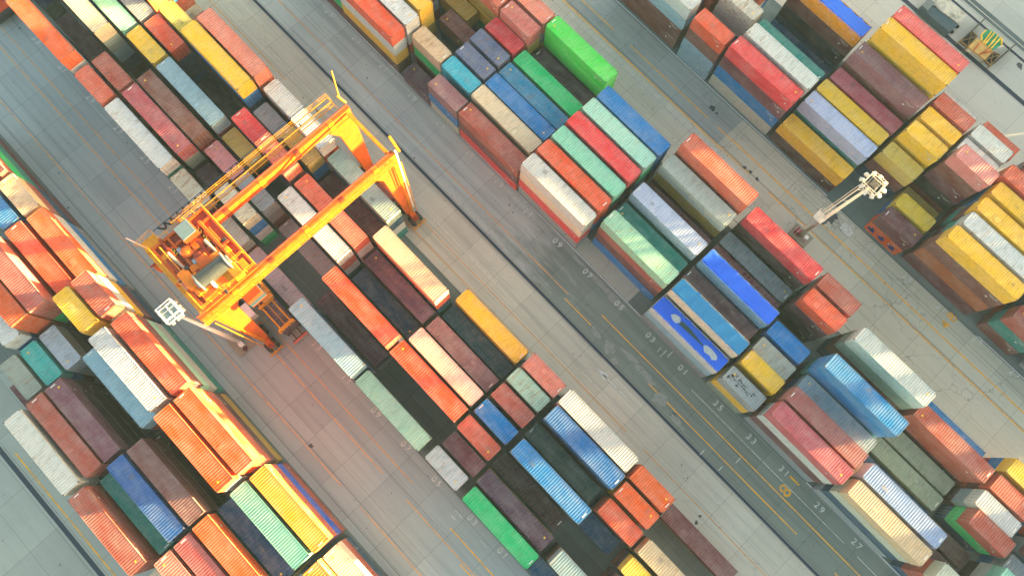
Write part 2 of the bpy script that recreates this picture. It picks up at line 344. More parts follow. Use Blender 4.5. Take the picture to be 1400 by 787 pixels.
# small parking ticks and arrows
m = MB()
for px, py, ln, along in ((907, 483, 1.3, 0), (916, 484, 1.2, 0), (901, 478, .8, 0), (627, 702, 1.4, 1), (620, 707, .9, 1), (661, 743, 1.2, 1), (1009, 629, 1.0, 0), (985, 640, .8, 0), (960, 618, .9, 0)):
    u, v = at(px, py); a, b_ = (ln / 2, .06) if along else (.06, ln / 2)
    m.poly([(u - a, -v - b_), (u + a, -v - b_), (u + a, -v + b_), (u - a, -v + b_)], 0)
o = struct(m.build('painted_ticks', MARKW)); o.location = (0, 0, 0.0125)
m = MB()                                                                     # white lane arrow on the centre road
a0, a1 = at(825, 512), at(856, 543)
m.poly([(a0[0], -a0[1] - .09), (a1[0], -a1[1] - .09), (a1[0], -a1[1] + .09), (a0[0], -a0[1] + .09)], 0)
m.poly([(a0[0] + .6, -a0[1] - .5), (a0[0] + .6, -a0[1] + .5), (a0[0] - 1.4, -a0[1])], 0)
o = struct(m.build('painted_arrow', MARKW)); o.location = (0, 0, 0.0125)
m = MB()                                                                     # parking grid marks by the right stacks
for dx in (0, .7, 1.4, 2.1):
    u, v = at(1076, 246); m.poly([(u + dx, -v - .9), (u + dx + .12, -v - .9), (u + dx + .12, -v + .9), (u + dx, -v + .9)], 0)
u, v = at(1076, 246); m.poly([(u, -v + .95), (u + 2.3, -v + .95), (u + 2.3, -v + 1.07), (u, -v + 1.07)], 0)
u, v = at(1158, 314); m.poly([(u - 1, -v - .7), (u + 1, -v - .7), (u + 1, -v + .7), (u - 1, -v + .7)], 0)
u, v = at(1145, 300); m.poly([(u - .9, -v - .06 + .9), (u + 2.6, -v - .06 + .9), (u + 2.6, -v + .06 + .9), (u - .9, -v + .06 + .9)], 0)
o = struct(m.build('painted_grid', MARKP)); o.location = (0, 0, 0.0125)
# ------------------------------------------------------------------ containers
PAL = dict(orange=(226,92,22), coral=(206,94,68), coralmaroon=(190,92,80), red=(228,56,66), rust=(170,80,66), brown=(124,72,62), amberbrown=(176,96,52), darkbrown=(84,56,54),
 maroon=(112,58,68), darkmaroon=(82,54,66), redmaroon=(176,70,70), mauve=(146,98,104), purple=(100,74,98), darkpurple=(88,60,78), yellow=(242,192,44), yellowolive=(226,194,88), olive=(180,152,66), ochre=(206,176,84),
 lime=(206,196,80), cream=(226,208,176), white=(208,212,208), dirtywhite=(198,192,172), whitegrey=(196,200,196), greywhite=(186,196,204), lightgrey=(188,190,188), steel=(132,158,172), lightblue=(150,184,198), lavender=(186,196,226),
 greycream=(196,200,184), taupe=(166,156,150), mint=(136,208,184), mintwhite=(160,214,196), mintdirty=(160,196,178), minttan=(110,180,166), yellowgreen=(140,198,178), greymint=(150,178,174), teal=(34,140,128), aqua=(60,190,180), cyan=(14,170,196),
 blue=(6,126,194), brightblue=(8,88,206), navy=(10,76,112), slate=(92,108,140), wetblue=(20,126,168), green=(24,198,116), brightgreen=(58,216,78), darkgreen=(62,90,84), darkblack=(44,48,62), black=(46,44,46),
 tan=(216,188,150), pink=(222,136,132), pinkred=(184,84,92), pinkwhite=(214,190,184), salmon=(220,128,110), salmonstripe=(192,100,92), greygreen=(148,162,146), whiteblue=(118,168,204), bluestripe=(22,106,172), cyanstripe=(14,130,192), whitestripe=(146,170,208),
 tealblue=(22,118,168), bluetarp=(28,104,216), steelgrey=(140,158,166), grey=(150,160,164), dirtygrey=(160,166,154), whitelow=(200,204,196), whiteorange=(206,204,196), whitepink=(214,200,190), whiterust=(206,204,190), rustpink=(168,96,92),
 darkred=(112,58,64), redorange=(224,82,46), orangered=(236,74,32), lightgreen=(150,206,172), yellowrib=(236,204,62))
ALB = 0.80
def albedo(c, k=1.0): return tuple(min(0.85, x * ALB * k) for x in s2l(PAL[c]))
RUSTY = dict(white=.45, dirtywhite=.62, cream=.4, whiterust=.65, mintdirty=.6, dirtygrey=.62, whiteorange=.5, pinkwhite=.45, whitegrey=.5, lightgrey=.5, taupe=.35, lightgreen=.42, redorange=.45, grey=.45, steel=.45,
 cyan=.42, wetblue=.5, tan=.45, yellowgreen=.4, rust=.3, greywhite=.5, mint=.35, mintwhite=.4, steelgrey=.5, slate=.4, orange=.25, brown=.35, lightblue=.3)
def corr(p0, p1, pitch, depth, fixed):
    """trapezoid corrugation along one axis: list of (s, offset)"""
    n = max(2, int(round((p1 - p0) / pitch))); q = (p1 - p0) / n; P = []
    for i in range(n):
        s = p0 + i * q
        P += [(s, 0), (s + q * .26, 0), (s + q * .5, -depth), (s + q * .76, -depth)]
    P.append((p1, 0)); return P
CW, CH = 2.438, 2.59
def roof_mb(L):
    m = MB(); y = CW / 2 - .055
    P = corr(-L / 2 + .11, L / 2 - .11, 0.34, 0.07, 0)
    vs_ = []; 
    for s, o in P:
        vs_ += [(s, -y, CH - .012 + o), (s, y, CH - .012 + o)]
    m.add(vs_, [(2 * i, 2 * i + 2, 2 * i + 3, 2 * i + 1) for i in range(len(P) - 1)]); return m
def side_mb(L, sg):
    m = MB(); y = CW / 2 - .02
    P = corr(-L / 2 + .14, L / 2 - .14, 0.278, 0.04, 0); vs_ = []
    for s, o in P: vs_ += [(s, sg * (y + o), .13), (s, sg * (y + o), CH - .07)]
    m.add(vs_, [((2 * i, 2 * i + 2, 2 * i + 3, 2 * i + 1) if sg < 0 else (2 * i, 2 * i + 1, 2 * i + 3, 2 * i + 2)) for i in range(len(P) - 1)]); return m
def end_mb(L):
    m = MB(); x = L / 2 - .03; P = corr(-CW / 2 + .14, CW / 2 - .14, 0.24, 0.045, 0); vs_ = []
    for s, o in P: vs_ += [(x + o, s, .13), (x + o, s, CH - .09)]
    m.add(vs_, [(2 * i, 2 * i + 2, 2 * i + 3, 2 * i + 1) for i in range(len(P) - 1)]); return m
def frame_mb(L):
    m = MB(); x, y = L / 2, CW / 2
    for sx in (-1, 1):
        for sy in (-1, 1):
            m.box(sx * (x - .14), sx * (x - .004), sy * (y - .12), sy * (y - .004), .12, CH - .12)
        m.box(sx * (x - .10), sx * (x - .012), -y + .12, y - .12, 0.01, .12); m.box(sx * (x - .10), sx * (x - .012), -y + .12, y - .12, CH - .10, CH - .004)
    for sy in (-1, 1):
        m.box(-x + .17, x - .17, sy * (y - .055), sy * (y - .006), CH - .07, CH - .004); m.box(-x + .17, x - .17, sy * (y - .06), sy * (y - .006), .01, .13)
    k0 = len(m.f); q = cast_mb(L); m.add(q.v, q.f); m.ncast = len(q.f); return m
def cast_mb(L):
    m = MB(); x, y = L / 2, CW / 2
    for sx in (-1, 1):
        for sy in (-1, 1):
            for z0, z1 in ((0, .118), (CH - .118, CH)):
                m.box(sx * (x - .178), sx * x, sy * (y - .162), sy * y, z0, z1)
    return m
def door_mb(L, sg):
    m = MB(); x = -L / 2 + .035; y0, y1 = (.01, CW / 2 - .13) if sg > 0 else (-CW / 2 + .13, -.01)
    m.box(x, x + .045, y0, y1, .14, CH - .11)
    for z in (.35, .95, 1.55, 2.1): m.box(x - .014, x, y0 + .06, y1 - .06, z, z + .16)
    return m
def rod_mb(L, sg):
    m = MB(); x = -L / 2 + .012
    for y in (.28, .82):
        m.tube((x, sg * y, .14), (x, sg * y, CH - .12), .018, n=6); m.box(x - .02, x + .01, sg * y - .16, sg * y + .02, 1.0, 1.05)
    return m
def mk(mb, nm, mat):
    me = mb.mesh(nm); me.materials.append(mat); return me
GEO = {}
for Lk, L in ((40, 12.19), (20, 6.06)):
    g = {}
    g['roof_panel'] = mk(roof_mb(L), 'roof_panel', PAINT); g['side_wall'] = (mk(side_mb(L, -1), 'side_wall', PAINT), mk(side_mb(L, 1), 'side_wall', PAINT))
    g['end_wall'] = mk(end_mb(L), 'end_wall', PAINT); fb = frame_mb(L); fm = fb.mesh('frame'); fm.materials.append(PAINT); fm.materials.append(CASTM)
    for p_ in fm.polygons:
        if p_.index >= len(fb.f) - fb.ncast: p_.material_index = 1
    bmfix(fm); g['frame'] = fm
    g['door'] = (mk(door_mb(L, -1), 'door', PAINT), mk(door_mb(L, 1), 'door', PAINT)); g['lock_rod'] = (mk(rod_mb(L, -1), 'lock_rod', GASK), mk(rod_mb(L, 1), 'lock_rod', GASK))
    for d in g['door'] + g['lock_rod']: bmfix(d)
    a = MB()
    for part in (roof_mb(L), side_mb(L, -1), side_mb(L, 1), end_mb(L), frame_mb(L), door_mb(L, -1), door_mb(L, 1)): a.add(part.v, part.f)
    g['all'] = a
    GEO[Lk] = g
STACKS = [
["B1a","B1",40,-83.45,-83.29,5.53,2.59,["orange","white","blue","navy","maroon"]],
["B1b","B1",20,-74.02,-73.3,5.57,2.618,["coral","blue","orange","white"]],
["B1c","B1",40,-64.57,-63.58,5.62,2.59,["white","teal","coral","brown"]],
["B1d","B1",20,-55.14,-53.91,5.66,2.646,["dirtywhite","maroon","maroon"]],
["B1e","B1",20,-48.23,-46.87,5.58,2.646,["dirtywhite","rust"]],
["B1f","B1",40,-38.79,-37.36,5.58,2.646,["pinkwhite"]],
["B1g","B1",40,-26.05,-24.84,5.48,2.646,["whiteblue","navy","whiteblue","white"]],
["B1h","B1",40,-13.49,-12.31,5.68,2.675,["yellowgreen","darkgreen","steel"]],
["B1i","B1",20,-3.29,-2.12,5.71,2.675,["white","taupe"]],
["B1j","B1",40,7.07,8.23,5.79,2.675,["green","navy"]],
["B1k","B1",20,16.6,17.85,5.86,2.646,["navy"]],
["B2a","B2",40,-83.8,-83.11,2.83,2.646,["darkmaroon","yellow"]],
["B2b","B2",20,-73.92,-73.16,2.61,2.646,["rust","yellow","rust","blue"]],
["B2c","B2",40,-64.47,-63.46,2.54,2.675,["pinkred","greygreen","darkmaroon","steel"]],
["B2d","B2",20,-55.04,-53.7,2.69,2.646,["darkmaroon","steel"]],
["B2e","B2",20,-48.01,-46.77,2.42,2.646,["dirtywhite","blue","white","green"]],
["B2f","B2",40,-26,-24.67,2.48,2.646,["darkpurple","grey"]],
["B2g","B2",20,-3.01,-1.83,2.83,2.646,["maroon","navy"]],
["B2h","B2",40,6.75,7.93,2.88,2.646,["darkpurple","yellow"]],
["B2i","B2",40,20.2,21.47,3.05,2.646,["steel","brown","darkmaroon"]],
["B3a","B3",40,-83.53,-83.32,-0.33,2.646,["cream","greygreen","lightblue","navy","maroon"]],
["B3b","B3",20,-74.11,-72.93,-0.19,2.646,["darkblack"]],
["B3c","B3",40,-64.68,-63.64,-0.2,2.675,["brown","rust","navy","navy"]],
["B3d","B3",20,-55.23,-53.95,-0.35,2.646,["pink","blue","rust"]],
["B3e","B3",20,-48.87,-47.53,-0.47,2.646,["lightgrey","taupe","rust"]],
["B3f","B3",40,-38.9,-37.43,-0.51,2.646,["taupe"]],
["B3g","B3",40,-25.36,-24.16,-0.35,2.646,["orangered","navy","maroon","rust","taupe"]],
["B3h","B3",40,-12.8,-11.63,-0.27,2.675,["orangered","darkmaroon","darkgreen","yellow"]],
["B3i","B3",20,-3.13,-1.97,-0.02,2.646,["coral","navy","yellow"]],
["B3j","B3",40,6.5,7.71,-0.05,2.646,["darkbrown"]],
["B4a","B4",40,-83.46,-83.02,-3.28,2.646,["mint","navy","blue","brown"]],
["B4b","B4",20,-74.02,-73.21,-3.31,2.646,["yellow","navy","navy","darkgreen"]],
["B4c","B4",40,-64.58,-63.51,-3.33,2.646,["whiteblue","rust","darkmaroon","orange"]],
["B4d","B4",20,-55.15,-53.83,-3.36,2.646,["olive","darkmaroon","darkmaroon"]],
["B4e","B4",40,-38.79,-37.48,-3.27,2.675,["white","rust","lightgrey","navy"]],
["B4f","B4",40,-26,-24.59,-3.38,2.646,["navy"]],
["B4g","B4",40,-12.94,-11.71,-3.2,2.646,["pinkwhite","grey","maroon"]],
["B4h","B4",20,-3.1,-1.92,-3.07,2.646,["blue","darkmaroon","teal"]],
["B4i","B4",40,7.01,8.16,-2.89,2.646,["blue","grey","darkgreen","white"]],
["B4j","B4",20,16.6,17.87,-3.02,2.646,["navy"]],
["B5a","B5",40,-83.19,-82.72,-6.11,2.646,["grey","steel","blue","brown"]],
["B5b","B5",20,-73.76,-72.92,-6.22,2.646,["redorange","navy","navy","blue"]],
["B5c","B5",40,-64.32,-62.922,-6.28,2.646,["darkblack"]],
["B5d","B5",20,-54.89,-53.637,-6.07,2.646,["red","blue","coral","navy"]],
["B5e","B5",20,-48.4,-47.18,-5.9,2.646,["coral","maroon","darkmaroon","darkmaroon","steel"]],
["B5f","B5",40,-38.66,-37.35,-6.1,2.675,["coral","white","pinkwhite","navy"]],
["B5g","B5",40,-26,-24.63,-6.12,2.646,["purple","darkmaroon"]],
["B5h","B5",40,-13.04,-11.76,-6.04,2.646,["mauve","navy"]],
["B5i","B5",20,-3.1,-1.91,-6.1,2.646,["rust","rust","navy"]],
["B5j","B5",40,6.74,7.95,-5.84,2.646,["darkgreen","teal"]],
["B5k","B5",20,16.94,18.19,-5.82,2.646,["redorange","orange","navy"]],
["B5l","B5",40,26.9,28.33,-5.9,2.646,["tan","darkmaroon","yellow"]],
["B6b","B6",20,-73.99,-73.14,-9.12,2.675,["lime","steel","blue","white"]],
["B6c","B6",40,-64.56,-63.57,-9.1,2.675,["yellow","blue","navy","maroon","grey"]],
["B6d","B6",20,-55.11,-53.77,-8.98,2.646,["whitegrey","white","teal"]],
["B6e","B6",20,-48.4,-47.09,-9.1,2.675,["ochre","blue","navy","white"]],
["B6f","B6",40,-38.9,-37.44,-9.12,2.675,["maroon","coral"]],
["B6g","B6",40,-25.93,-24.64,-8.92,2.675,["tan","coral","navy","teal"]],
["B6h","B6",40,-13.1,-11.77,-8.95,2.646,["teal"]],
["B6i","B6",20,-3.18,-1.98,-8.99,2.646,["mintdirty","brown","blue"]],
["B6j","B6",40,6.97,8.14,-8.87,2.675,["bluestripe","navy","navy","darkmaroon"]],
["B6k","B6",20,16.92,18.19,-8.79,2.646,["orange","yellow","rust"]],
["B7b","B7",40,-64.65,-63.65,-11.9,2.646,["salmon","rust","maroon","maroon","rust"]],
["B7c","B7",20,-55.22,-53.95,-12.0,2.675,["white","coral","darkgreen","navy"]],
["B7d","B7",20,-47.99,-46.73,-11.64,2.618,["white","coral","grey","rust","maroon"]],
["B7e","B7",40,-38.54,-37.19,-11.7,2.618,["greymint","navy","white","teal"]],
["B7g","B7",40,-13.1,-11.79,-11.6,2.646,["yellow","steel"]],
["B7h","B7",20,-3.11,-1.89,-11.77,2.646,["salmon","steel","darkgreen"]],
["B7i","B7",40,6.72,7.9,-11.6,2.646,["whiteorange","coral","orange","grey"]],
["B7j","B7",20,16.84,18.12,-11.71,2.675,["orange","brown","darkgreen"]],
["B7k","B7",40,26.9,28.36,-11.74,2.646,["darkred"]],
["A1b","A1",20,-67.97,-67.36,22.55,2.59,["tan","rust","navy","maroon"]],
["A1c","A1",40,-58.55,-57.7,22.53,2.618,["orange","white","blue","grey"]],
["A1d","A1",20,-49.1,-48.22,22.77,2.703,["coral","white","yellow","maroon","navy"]],
["A1e","A1",40,-38.7,-37.71,22.49,2.618,["redorange","maroon","mintwhite","greycream","teal"]],
["A1f","A1",40,-25.84,-24.82,22.71,2.675,["orange","orange","rust","darkmaroon","olive"]],
["A1g","A1",40,-12.89,-11.83,22.63,2.675,["yellow","rust","brightblue","rust"]],
["A1h","A1",40,0.2,1.3,22.79,2.703,["whitepink","rust","navy"]],
["A2a","A2",20,-68.15,-67.62,25.58,2.618,["blue","blue","maroon","white"]],
["A2b","A2",40,-58.7,-57.94,25.61,2.675,["redorange","blue","darkgreen","darkgreen"]],
["A2c","A2",20,-49.08,-48.25,25.68,2.675,["yellow","yellow","rust","maroon","blue"]],
["A2d","A2",40,-38.77,-37.84,25.59,2.703,["white","coral","navy","brown","grey"]],
["A2e","A2",40,-25.78,-24.79,25.65,2.731,["orange","white","orange","teal","grey"]],
["A2f","A2",40,-13.04,-12.0,25.57,2.675,["minttan","darkgreen","steel","blue"]],
["A2g","A2",40,0.2,1.27,25.39,2.59,["yellow","grey","maroon","darkmaroon"]],
["A3a","A3",40,-58.28,-57.7,28.71,2.703,["coralmaroon","rust","green","darkgreen","navy"]],
["A3c","A3",40,-38.86,-37.88,28.38,2.646,["lightblue","rust","orange","blue"]],
["A3e","A3",40,-13.1,-12.03,28.53,2.759,["navy","navy","yellow"]],
["A4a","A4",40,-58.45,-57.92,31.54,2.646,["orange","orange","rust","grey","navy"]],
["A4b","A4",20,-49.01,-48.1,31.5,2.731,["greywhite","grey","steel"]],
["A4d","A4",40,-25.69,-24.7,31.41,2.703,["brown","brown","darkbrown","black"]],
["A4e","A4",40,-13.03,-12.01,31.38,2.675,["orange","teal","teal","darkmaroon"]],
["A5a","A5",20,-55.35,-54.71,34.49,2.675,["white","blue","grey","teal"]],
["A5b","A5",20,-48.97,-48.12,34.46,2.759,["teal","blue","maroon"]],
["A5c","A5",40,-38.65,-37.76,34.2,2.646,["purple","darkmaroon","darkmaroon","black"]],
["A5d","A5",40,-25.84,-24.89,34.38,2.675,["blue","grey","brown","navy"]],
["A5e","A5",40,-12.92,-11.92,34.33,2.646,["redmaroon","coral","rust","rust"]],
["A6a","A6",20,-49.22,-48.43,37.43,2.731,["dirtygrey","grey","orange"]],
["A6b","A6",40,-38.8,-37.95,37.04,2.59,["coral","rust","blue","navy"]],
["A6c","A6",40,-26,-25.01,37.07,2.646,["teal","maroon","navy"]],
["A6d","A6",40,-12.96,-11.97,37.28,2.646,["salmon","orange","darkgreen","grey"]],
["A7a","A7",20,-48.9,-47.97,40.23,2.731,["maroon"]],
["A7b","A7",40,-38.79,-38.0,40.21,2.646,["white","white","navy","rust"]],
["A7c","A7",40,-25.92,-25.02,40.13,2.646,["coral","coral","rust","brown"]],
["C1b","C1",40,-58.31,-57.07,-30.23,2.618,["red","white","yellow","darkbrown"]],
["C1c","C1",20,-48.17,-46.59,-30.09,2.646,["darkpurple"]],
["C1d","C1",20,-41.79,-40.34,-30.03,2.59,["mauve","blue","greycream"]],
["C1e","C1",40,-32.36,-30.92,-30.15,2.646,["rust","maroon","red"]],
["C1f","C1",40,-19.69,-18.36,-30.31,2.844,["white","cream","red","grey"]],
["C1g","C2",40,-6.46,-5.14,-32.89,2.646,["lightgreen","rust","maroon","blue"]],
["C1h","C1",40,6.37,7.72,-30.02,2.618,["blue","lightblue","grey"]],
["C1i","C1",20,16.29,17.72,-29.94,2.59,["grey","yellow","greygreen"]],
["C1j","C1",40,26.24,27.87,-30.25,2.703,["red","white","maroon","grey"]],
["C1k","C1",40,39.18,41.29,-30.05,2.618,["tan","greycream","navy","grey"]],
["C2a","C2",40,-58.25,-57.01,-33.06,2.59,["white","white","rust","grey"]],
["C2b","C2",20,-48.82,-47.41,-33.34,2.731,["tan","green","maroon"]],
["C2c","C2",20,-42.44,-41.0,-33.3,2.703,["cyan","navy","maroon"]],
["C2d","C2",40,-33.01,-31.57,-33.26,2.787,["cream","cream","tan"]],
["C2e","C2",40,-19.76,-18.42,-33.22,2.844,["redorange","redorange","blue","navy"]],
["C2f","C3",40,-6.6,-5.22,-35.74,2.59,["teal","rust","grey"]],
["C2g","C2",40,6.43,7.78,-32.86,2.59,["tealblue","white","teal","navy"]],
["C2h","C2",20,16.5,17.97,-33.22,2.703,["yellow","navy","grey"]],
["C2i","C2",40,26.3,27.97,-33.16,2.646,["rustpink","brown","yellow","darkgreen"]],
["C2j","C2",40,39.19,41.34,-33.01,2.59,["whitestripe","white","darkmaroon","darkmaroon"]],
["C2k","C3",20,49.5,52.13,-35.99,2.618,["darkbrown"]],
["C3a","C3",40,-58.58,-57.37,-36.03,2.618,["yellow","yellow","olive","rust"]],
["C3b","C3",20,-42.62,-41.18,-36.22,2.731,["slate","rust","maroon"]],
["C3c","C3",40,-33.1,-31.66,-36.04,2.675,["blue","teal","darkgreen"]],
["C3d","C3",40,-19.83,-18.48,-36.13,2.844,["mint","teal","rust","navy"]],
["C3e","C4",40,-6.6,-5.23,-38.68,2.59,["whiteblue","teal","navy","grey"]],
["C3f","C3",40,6.3,7.7,-35.85,2.618,["darkmaroon","darkmaroon","maroon"]],
["C3g","C3",20,16.35,17.85,-35.79,2.59,["dirtygrey","navy","teal"]],
["C3h","C3",40,26.8,28.52,-36.22,2.731,["steel","blue","coral"]],
["C3i","C4",40,39.6,41.78,-39.11,2.646,["greygreen"]],
["C3j","C4",20,49.58,52.42,-39.39,2.703,["rust","green","navy"]],
["C4b","C4",20,-49.5,-48.03,-39.17,2.731,["brown","navy"]],
["C4c","C4",20,-42.67,-41.25,-39.14,2.787,["slate","steel","navy"]],
["C4d","C4",40,-33.1,-31.65,-38.72,2.59,["wetblue","brown","navy"]],
["C4e","C4",40,-19.89,-18.54,-39.06,2.9,["red","black","brown","navy"]],
["C4f","C5",40,-6.6,-5.15,-41.59,2.618,["maroon","white"]],
["C4g","C4",40,6.38,7.79,-38.7,2.59,["brightblue","whiteblue","steel","navy"]],
["C4h","C4",20,16.17,17.71,-38.81,2.618,["blue","teal","brown"]],
["C4i","C4",40,26.31,28.08,-39.01,2.618,["cyanstripe","blue","teal","navy","brown"]],
["C4j","C5",40,39.37,41.59,-41.9,2.646,["greygreen"]],
["C4k","C5",20,48.82,51.65,-42.03,2.59,["whitegrey","steel","darkmaroon"]],
["C5a","C6",40,-51.45,-50.19,-44.73,2.59,["coral","olive","yellow","green"]],
["C5b","C5",20,-42.59,-41.18,-42.06,2.759,["red","grey","teal"]],
["C5c","C5",40,-33.1,-31.65,-41.64,2.59,["green","rust","grey"]],
["C5d","C5",40,-19.84,-18.48,-41.98,2.9,["mintwhite","green","blue","white"]],
["C5e","C6",40,-6.68,-5.28,-44.61,2.59,["greycream","olive","brown","grey"]],
["C5f","C6",40,6.3,7.82,-44.54,2.59,["steelgrey","rust"]],
["C5g","C6",20,16.16,17.77,-44.65,2.59,["red","maroon","darkmaroon","black"]],
["C5h","C6",40,39.49,41.86,-44.91,2.59,["rust","rust","maroon"]],
["C6a","C6",20,-42.0,-40.65,-44.65,2.59,["salmonstripe","olive","darkbrown","navy"]],
["C6c","C6",40,-32.57,-31.07,-44.87,2.675,["darkmaroon","coral"]],
["C6d","C6",40,-19.81,-18.43,-44.92,2.815,["blue","blue","navy","brown"]],
["C7a","C7",40,-45.15,-43.84,-47.62,2.59,["salmon","grey","yellow","yellow"]],
["C7b","C7",40,-32.64,-31.26,-47.68,2.646,["brightgreen","brightgreen","darkgreen","green"]],
["C7e","C7",40,-6.58,-5.19,-47.56,2.618,["redorange","coral","darkbrown","black","rust"]],
["C7f","C7",40,6.39,7.9,-47.54,2.59,["red","darkbrown","black","brown"]],
["C7g","C7",20,16.09,17.74,-47.61,2.59,["rust","grey","navy","teal"]],
["C7h","C6",40,26.92,28.81,-45.14,2.872,["white","greygreen","brown","navy"]],
["C7i","C7",40,39.58,41.94,-48.14,2.703,["blue"]],
["C6j","C6",20,48.94,51.86,-45.03,2.59,["coral","maroon","coral"]],
["D1a","D1",40,-32.21,-30.89,-64.68,2.675,["white","lightblue","brown","brown"]],
["D1b","D1",20,-22.16,-20.74,-64.39,2.59,["red","brown","lightblue","lightblue"]],
["D1c","D1",40,-12.49,-11.0,-64.68,2.703,["red","maroon","blue","greycream"]],
["D1d","D1",40,0.17,1.86,-64.7,2.703,["yellow","darkbrown"]],
["D1e","D3",20,9.81,11.72,-70.53,2.59,["yellowolive","brown","navy"]],
["D1f","D1",20,16.43,18.39,-64.55,2.59,["maroon","orange"]],
["D1h","D1",40,26.19,28.5,-65.25,2.815,["yellow","brown","amberbrown","maroon"]],
["D2b","D2",40,-12.39,-10.88,-67.79,2.731,["white","navy","blue","grey"]],
["D2c","D2",40,0.13,1.82,-67.79,2.787,["lavender","teal","navy"]],
["D2e","D4",20,9.79,11.75,-73.67,2.59,["yellow","yellow","olive","rust"]],
["D2f","D2",20,16.37,18.38,-67.57,2.618,["yellowrib","blue"]],
["D2h","D2",40,26.41,28.8,-68.3,2.815,["white","teal","maroon","grey"]],
["D3a","D3",20,-22,-20.57,-70.41,2.59,["whiterust","white","blue","maroon"]],
["D3b","D3",40,-12.5,-10.94,-70.74,2.9,["teal","rust","rust"]],
["D3c","D3",40,0.05,1.78,-70.69,2.703,["yellow","rust","orange"]],
["D3e","D5",20,9.76,11.77,-76.73,2.59,["yellow","brown","teal","darkgreen"]],
["D3f","D3",20,16.4,18.47,-70.52,2.618,["olive"]],
["D3h","D3",40,26.26,28.73,-71.34,2.815,["yellow","brown","teal","rust"]],
["D4c","D4",40,0.2,1.97,-73.64,2.675,["maroon","brown","black"]],
["D4e","D6",20,9.73,11.8,-79.81,2.59,["red","steel","coral","teal"]],
["D4f","D4",20,16.37,18.53,-73.91,2.59,["pink","brown","maroon","black","rust"]],
["D4h","D4",40,26.21,28.76,-74.44,2.844,["yellow","blue","grey","rust"]],
["D5c","D5",40,0.06,1.84,-76.96,2.759,["mauve","brown","maroon","black"]],
["D5e","D7",20,9.9,12.02,-82.76,2.59,["whitelow","maroon","darkmaroon"]],
["D5f","D5",20,16.22,18.43,-76.86,2.59,["white","steel","navy","yellow"]],
["D5h","D5",40,25.66,28.28,-77.53,2.9,["coral","white","darkgreen","blue"]],
["D6b","D6",40,-12.59,-11.02,-79.76,2.675,["bluetarp","brown","black","navy"]],
["D6c","D6",40,0.24,2.04,-80.18,2.815,["yellow","yellow","olive","brown","navy"]],
["D6f","D6",20,16.21,18.48,-79.94,2.59,["white","coral","blue","blue"]],
["D7c","D7",40,0.23,2.07,-83.18,2.759,["red","coral","white","coral","rust"]],
["A4c","A4",40,-38.9,-37.75,31.13,2.62,["black"]],
["A3d","A3",40,-26.0,-24.82,28.19,2.62,["darkmaroon"]],
["A3b","A3",20,-48.84,-47.7,28.24,2.62,["brown"]],
["A3f","A3",40,-0.2,0.9,28.46,2.62,["greygreen","blue","white"]],
["A7d","A7",40,-12.9,-11.88,40.16,2.62,["cream","coral","blue"]],
["C1a","C1",40,-70.82,-69.6,-30.39,2.62,["green","maroon"]],
["C5z","C5",40,6.3,7.79,-41.78,2.62,["maroon","darkgreen"]],
["C3y","C3",40,39.6,41.73,-36.08,2.62,["navy"]],
["C3z","C3",20,56.3,59.57,-36.33,2.62,["mint","white","darkmaroon"]],
["C2z","C2",20,49.5,52.08,-33.2,2.62,["darkbrown"]],
["C7j","C7",20,49.02,52.03,-48.23,2.62,["yellow","blue","coral"]],
["C6k","C6",40,60,63.71,-45.36,2.62,["rust","blue"]],
["C1l","C1",20,49.6,52.33,-30.31,2.62,["greycream","rust","rust","navy"]],
["C2l","C2",40,60,63.43,-33.33,2.62,["black","navy"]],
["C4l","C4",40,60,63.55,-39.33,2.62,["grey","blue"]],
["C5l","C5",40,60,63.75,-42.41,2.62,["maroon","steel","blue"]],
["C1z","C3",40,-73.5,-72.51,-36.29,2.62,["rust","yellow","blue"]],
["C2y","C2",40,-70.74,-69.79,-33.35,2.62,["grey","white","darkmaroon","navy"]],
["C4a","C4",20,-58.0,-56.8,-39.1,2.62,["yellow","brown","grey","rust"]],
["C5y","C5",20,-52.5,-51.05,-41.93,2.62,["olive","grey"]],
["C7z","C7",40,-59.5,-58.28,-47.91,2.62,["salmon","teal","maroon"]],
["C6z","C6",40,-64.0,-62.85,-45.01,2.62,["brown","teal","white"]],
["C5x","C5",40,-63.0,-61.8,-42.06,2.62,["teal","darkgreen","darkgreen"]],
["C4z","C4",40,-68,-66.89,-39.17,2.62,["brown","darkmaroon","yellow"]],
["D2a","D2",20,-22,-20.41,-67.37,2.62,["black"]],
["D2z","D2",40,-33,-31.61,-67.55,2.62,["navy","orange","orange"]],
["D3z","D3",20,-29,-27.58,-70.53,2.62,["coral","rust","coral"]],
["D4z","D4",40,-26.5,-25.13,-73.64,2.62,["coral","white","maroon","white"]],
["D5z","D5",40,-12.5,-10.81,-76.4,2.62,["navy"]],
["D4y","D4",40,-12.5,-10.83,-73.38,2.62,["black"]],
["D5y","D5",40,-27,-25.58,-76.58,2.62,["rust","blue","darkmaroon"]],
["D1i","D1",20,37.0,39.75,-65.18,2.62,["rust","teal","brown"]],
["D1j","D1",40,47.5,50.83,-65.35,2.62,["maroon","grey"]],
["D2i","D2",20,37.0,39.91,-68.35,2.62,["rust","navy","darkgreen","coral"]],
["D2j","D2",40,47.5,51.03,-68.54,2.62,["steel","yellow","darkgreen"]],
["D3i","D3",20,37,40.01,-71.43,2.62,["brown","grey","darkmaroon","white"]],
["D3j","D3",40,47.5,51.13,-71.63,2.62,["coral","steel","blue"]],
["D4j","D4",40,43,46.42,-74.57,2.62,["rust","darkgreen","yellow"]],
["D6h","D6",40,27.5,30.27,-80.43,2.62,["rust","darkgreen","yellow","navy"]],
["D7h","D7",40,27.5,30.36,-83.55,2.62,["brown","grey","white","coral"]],
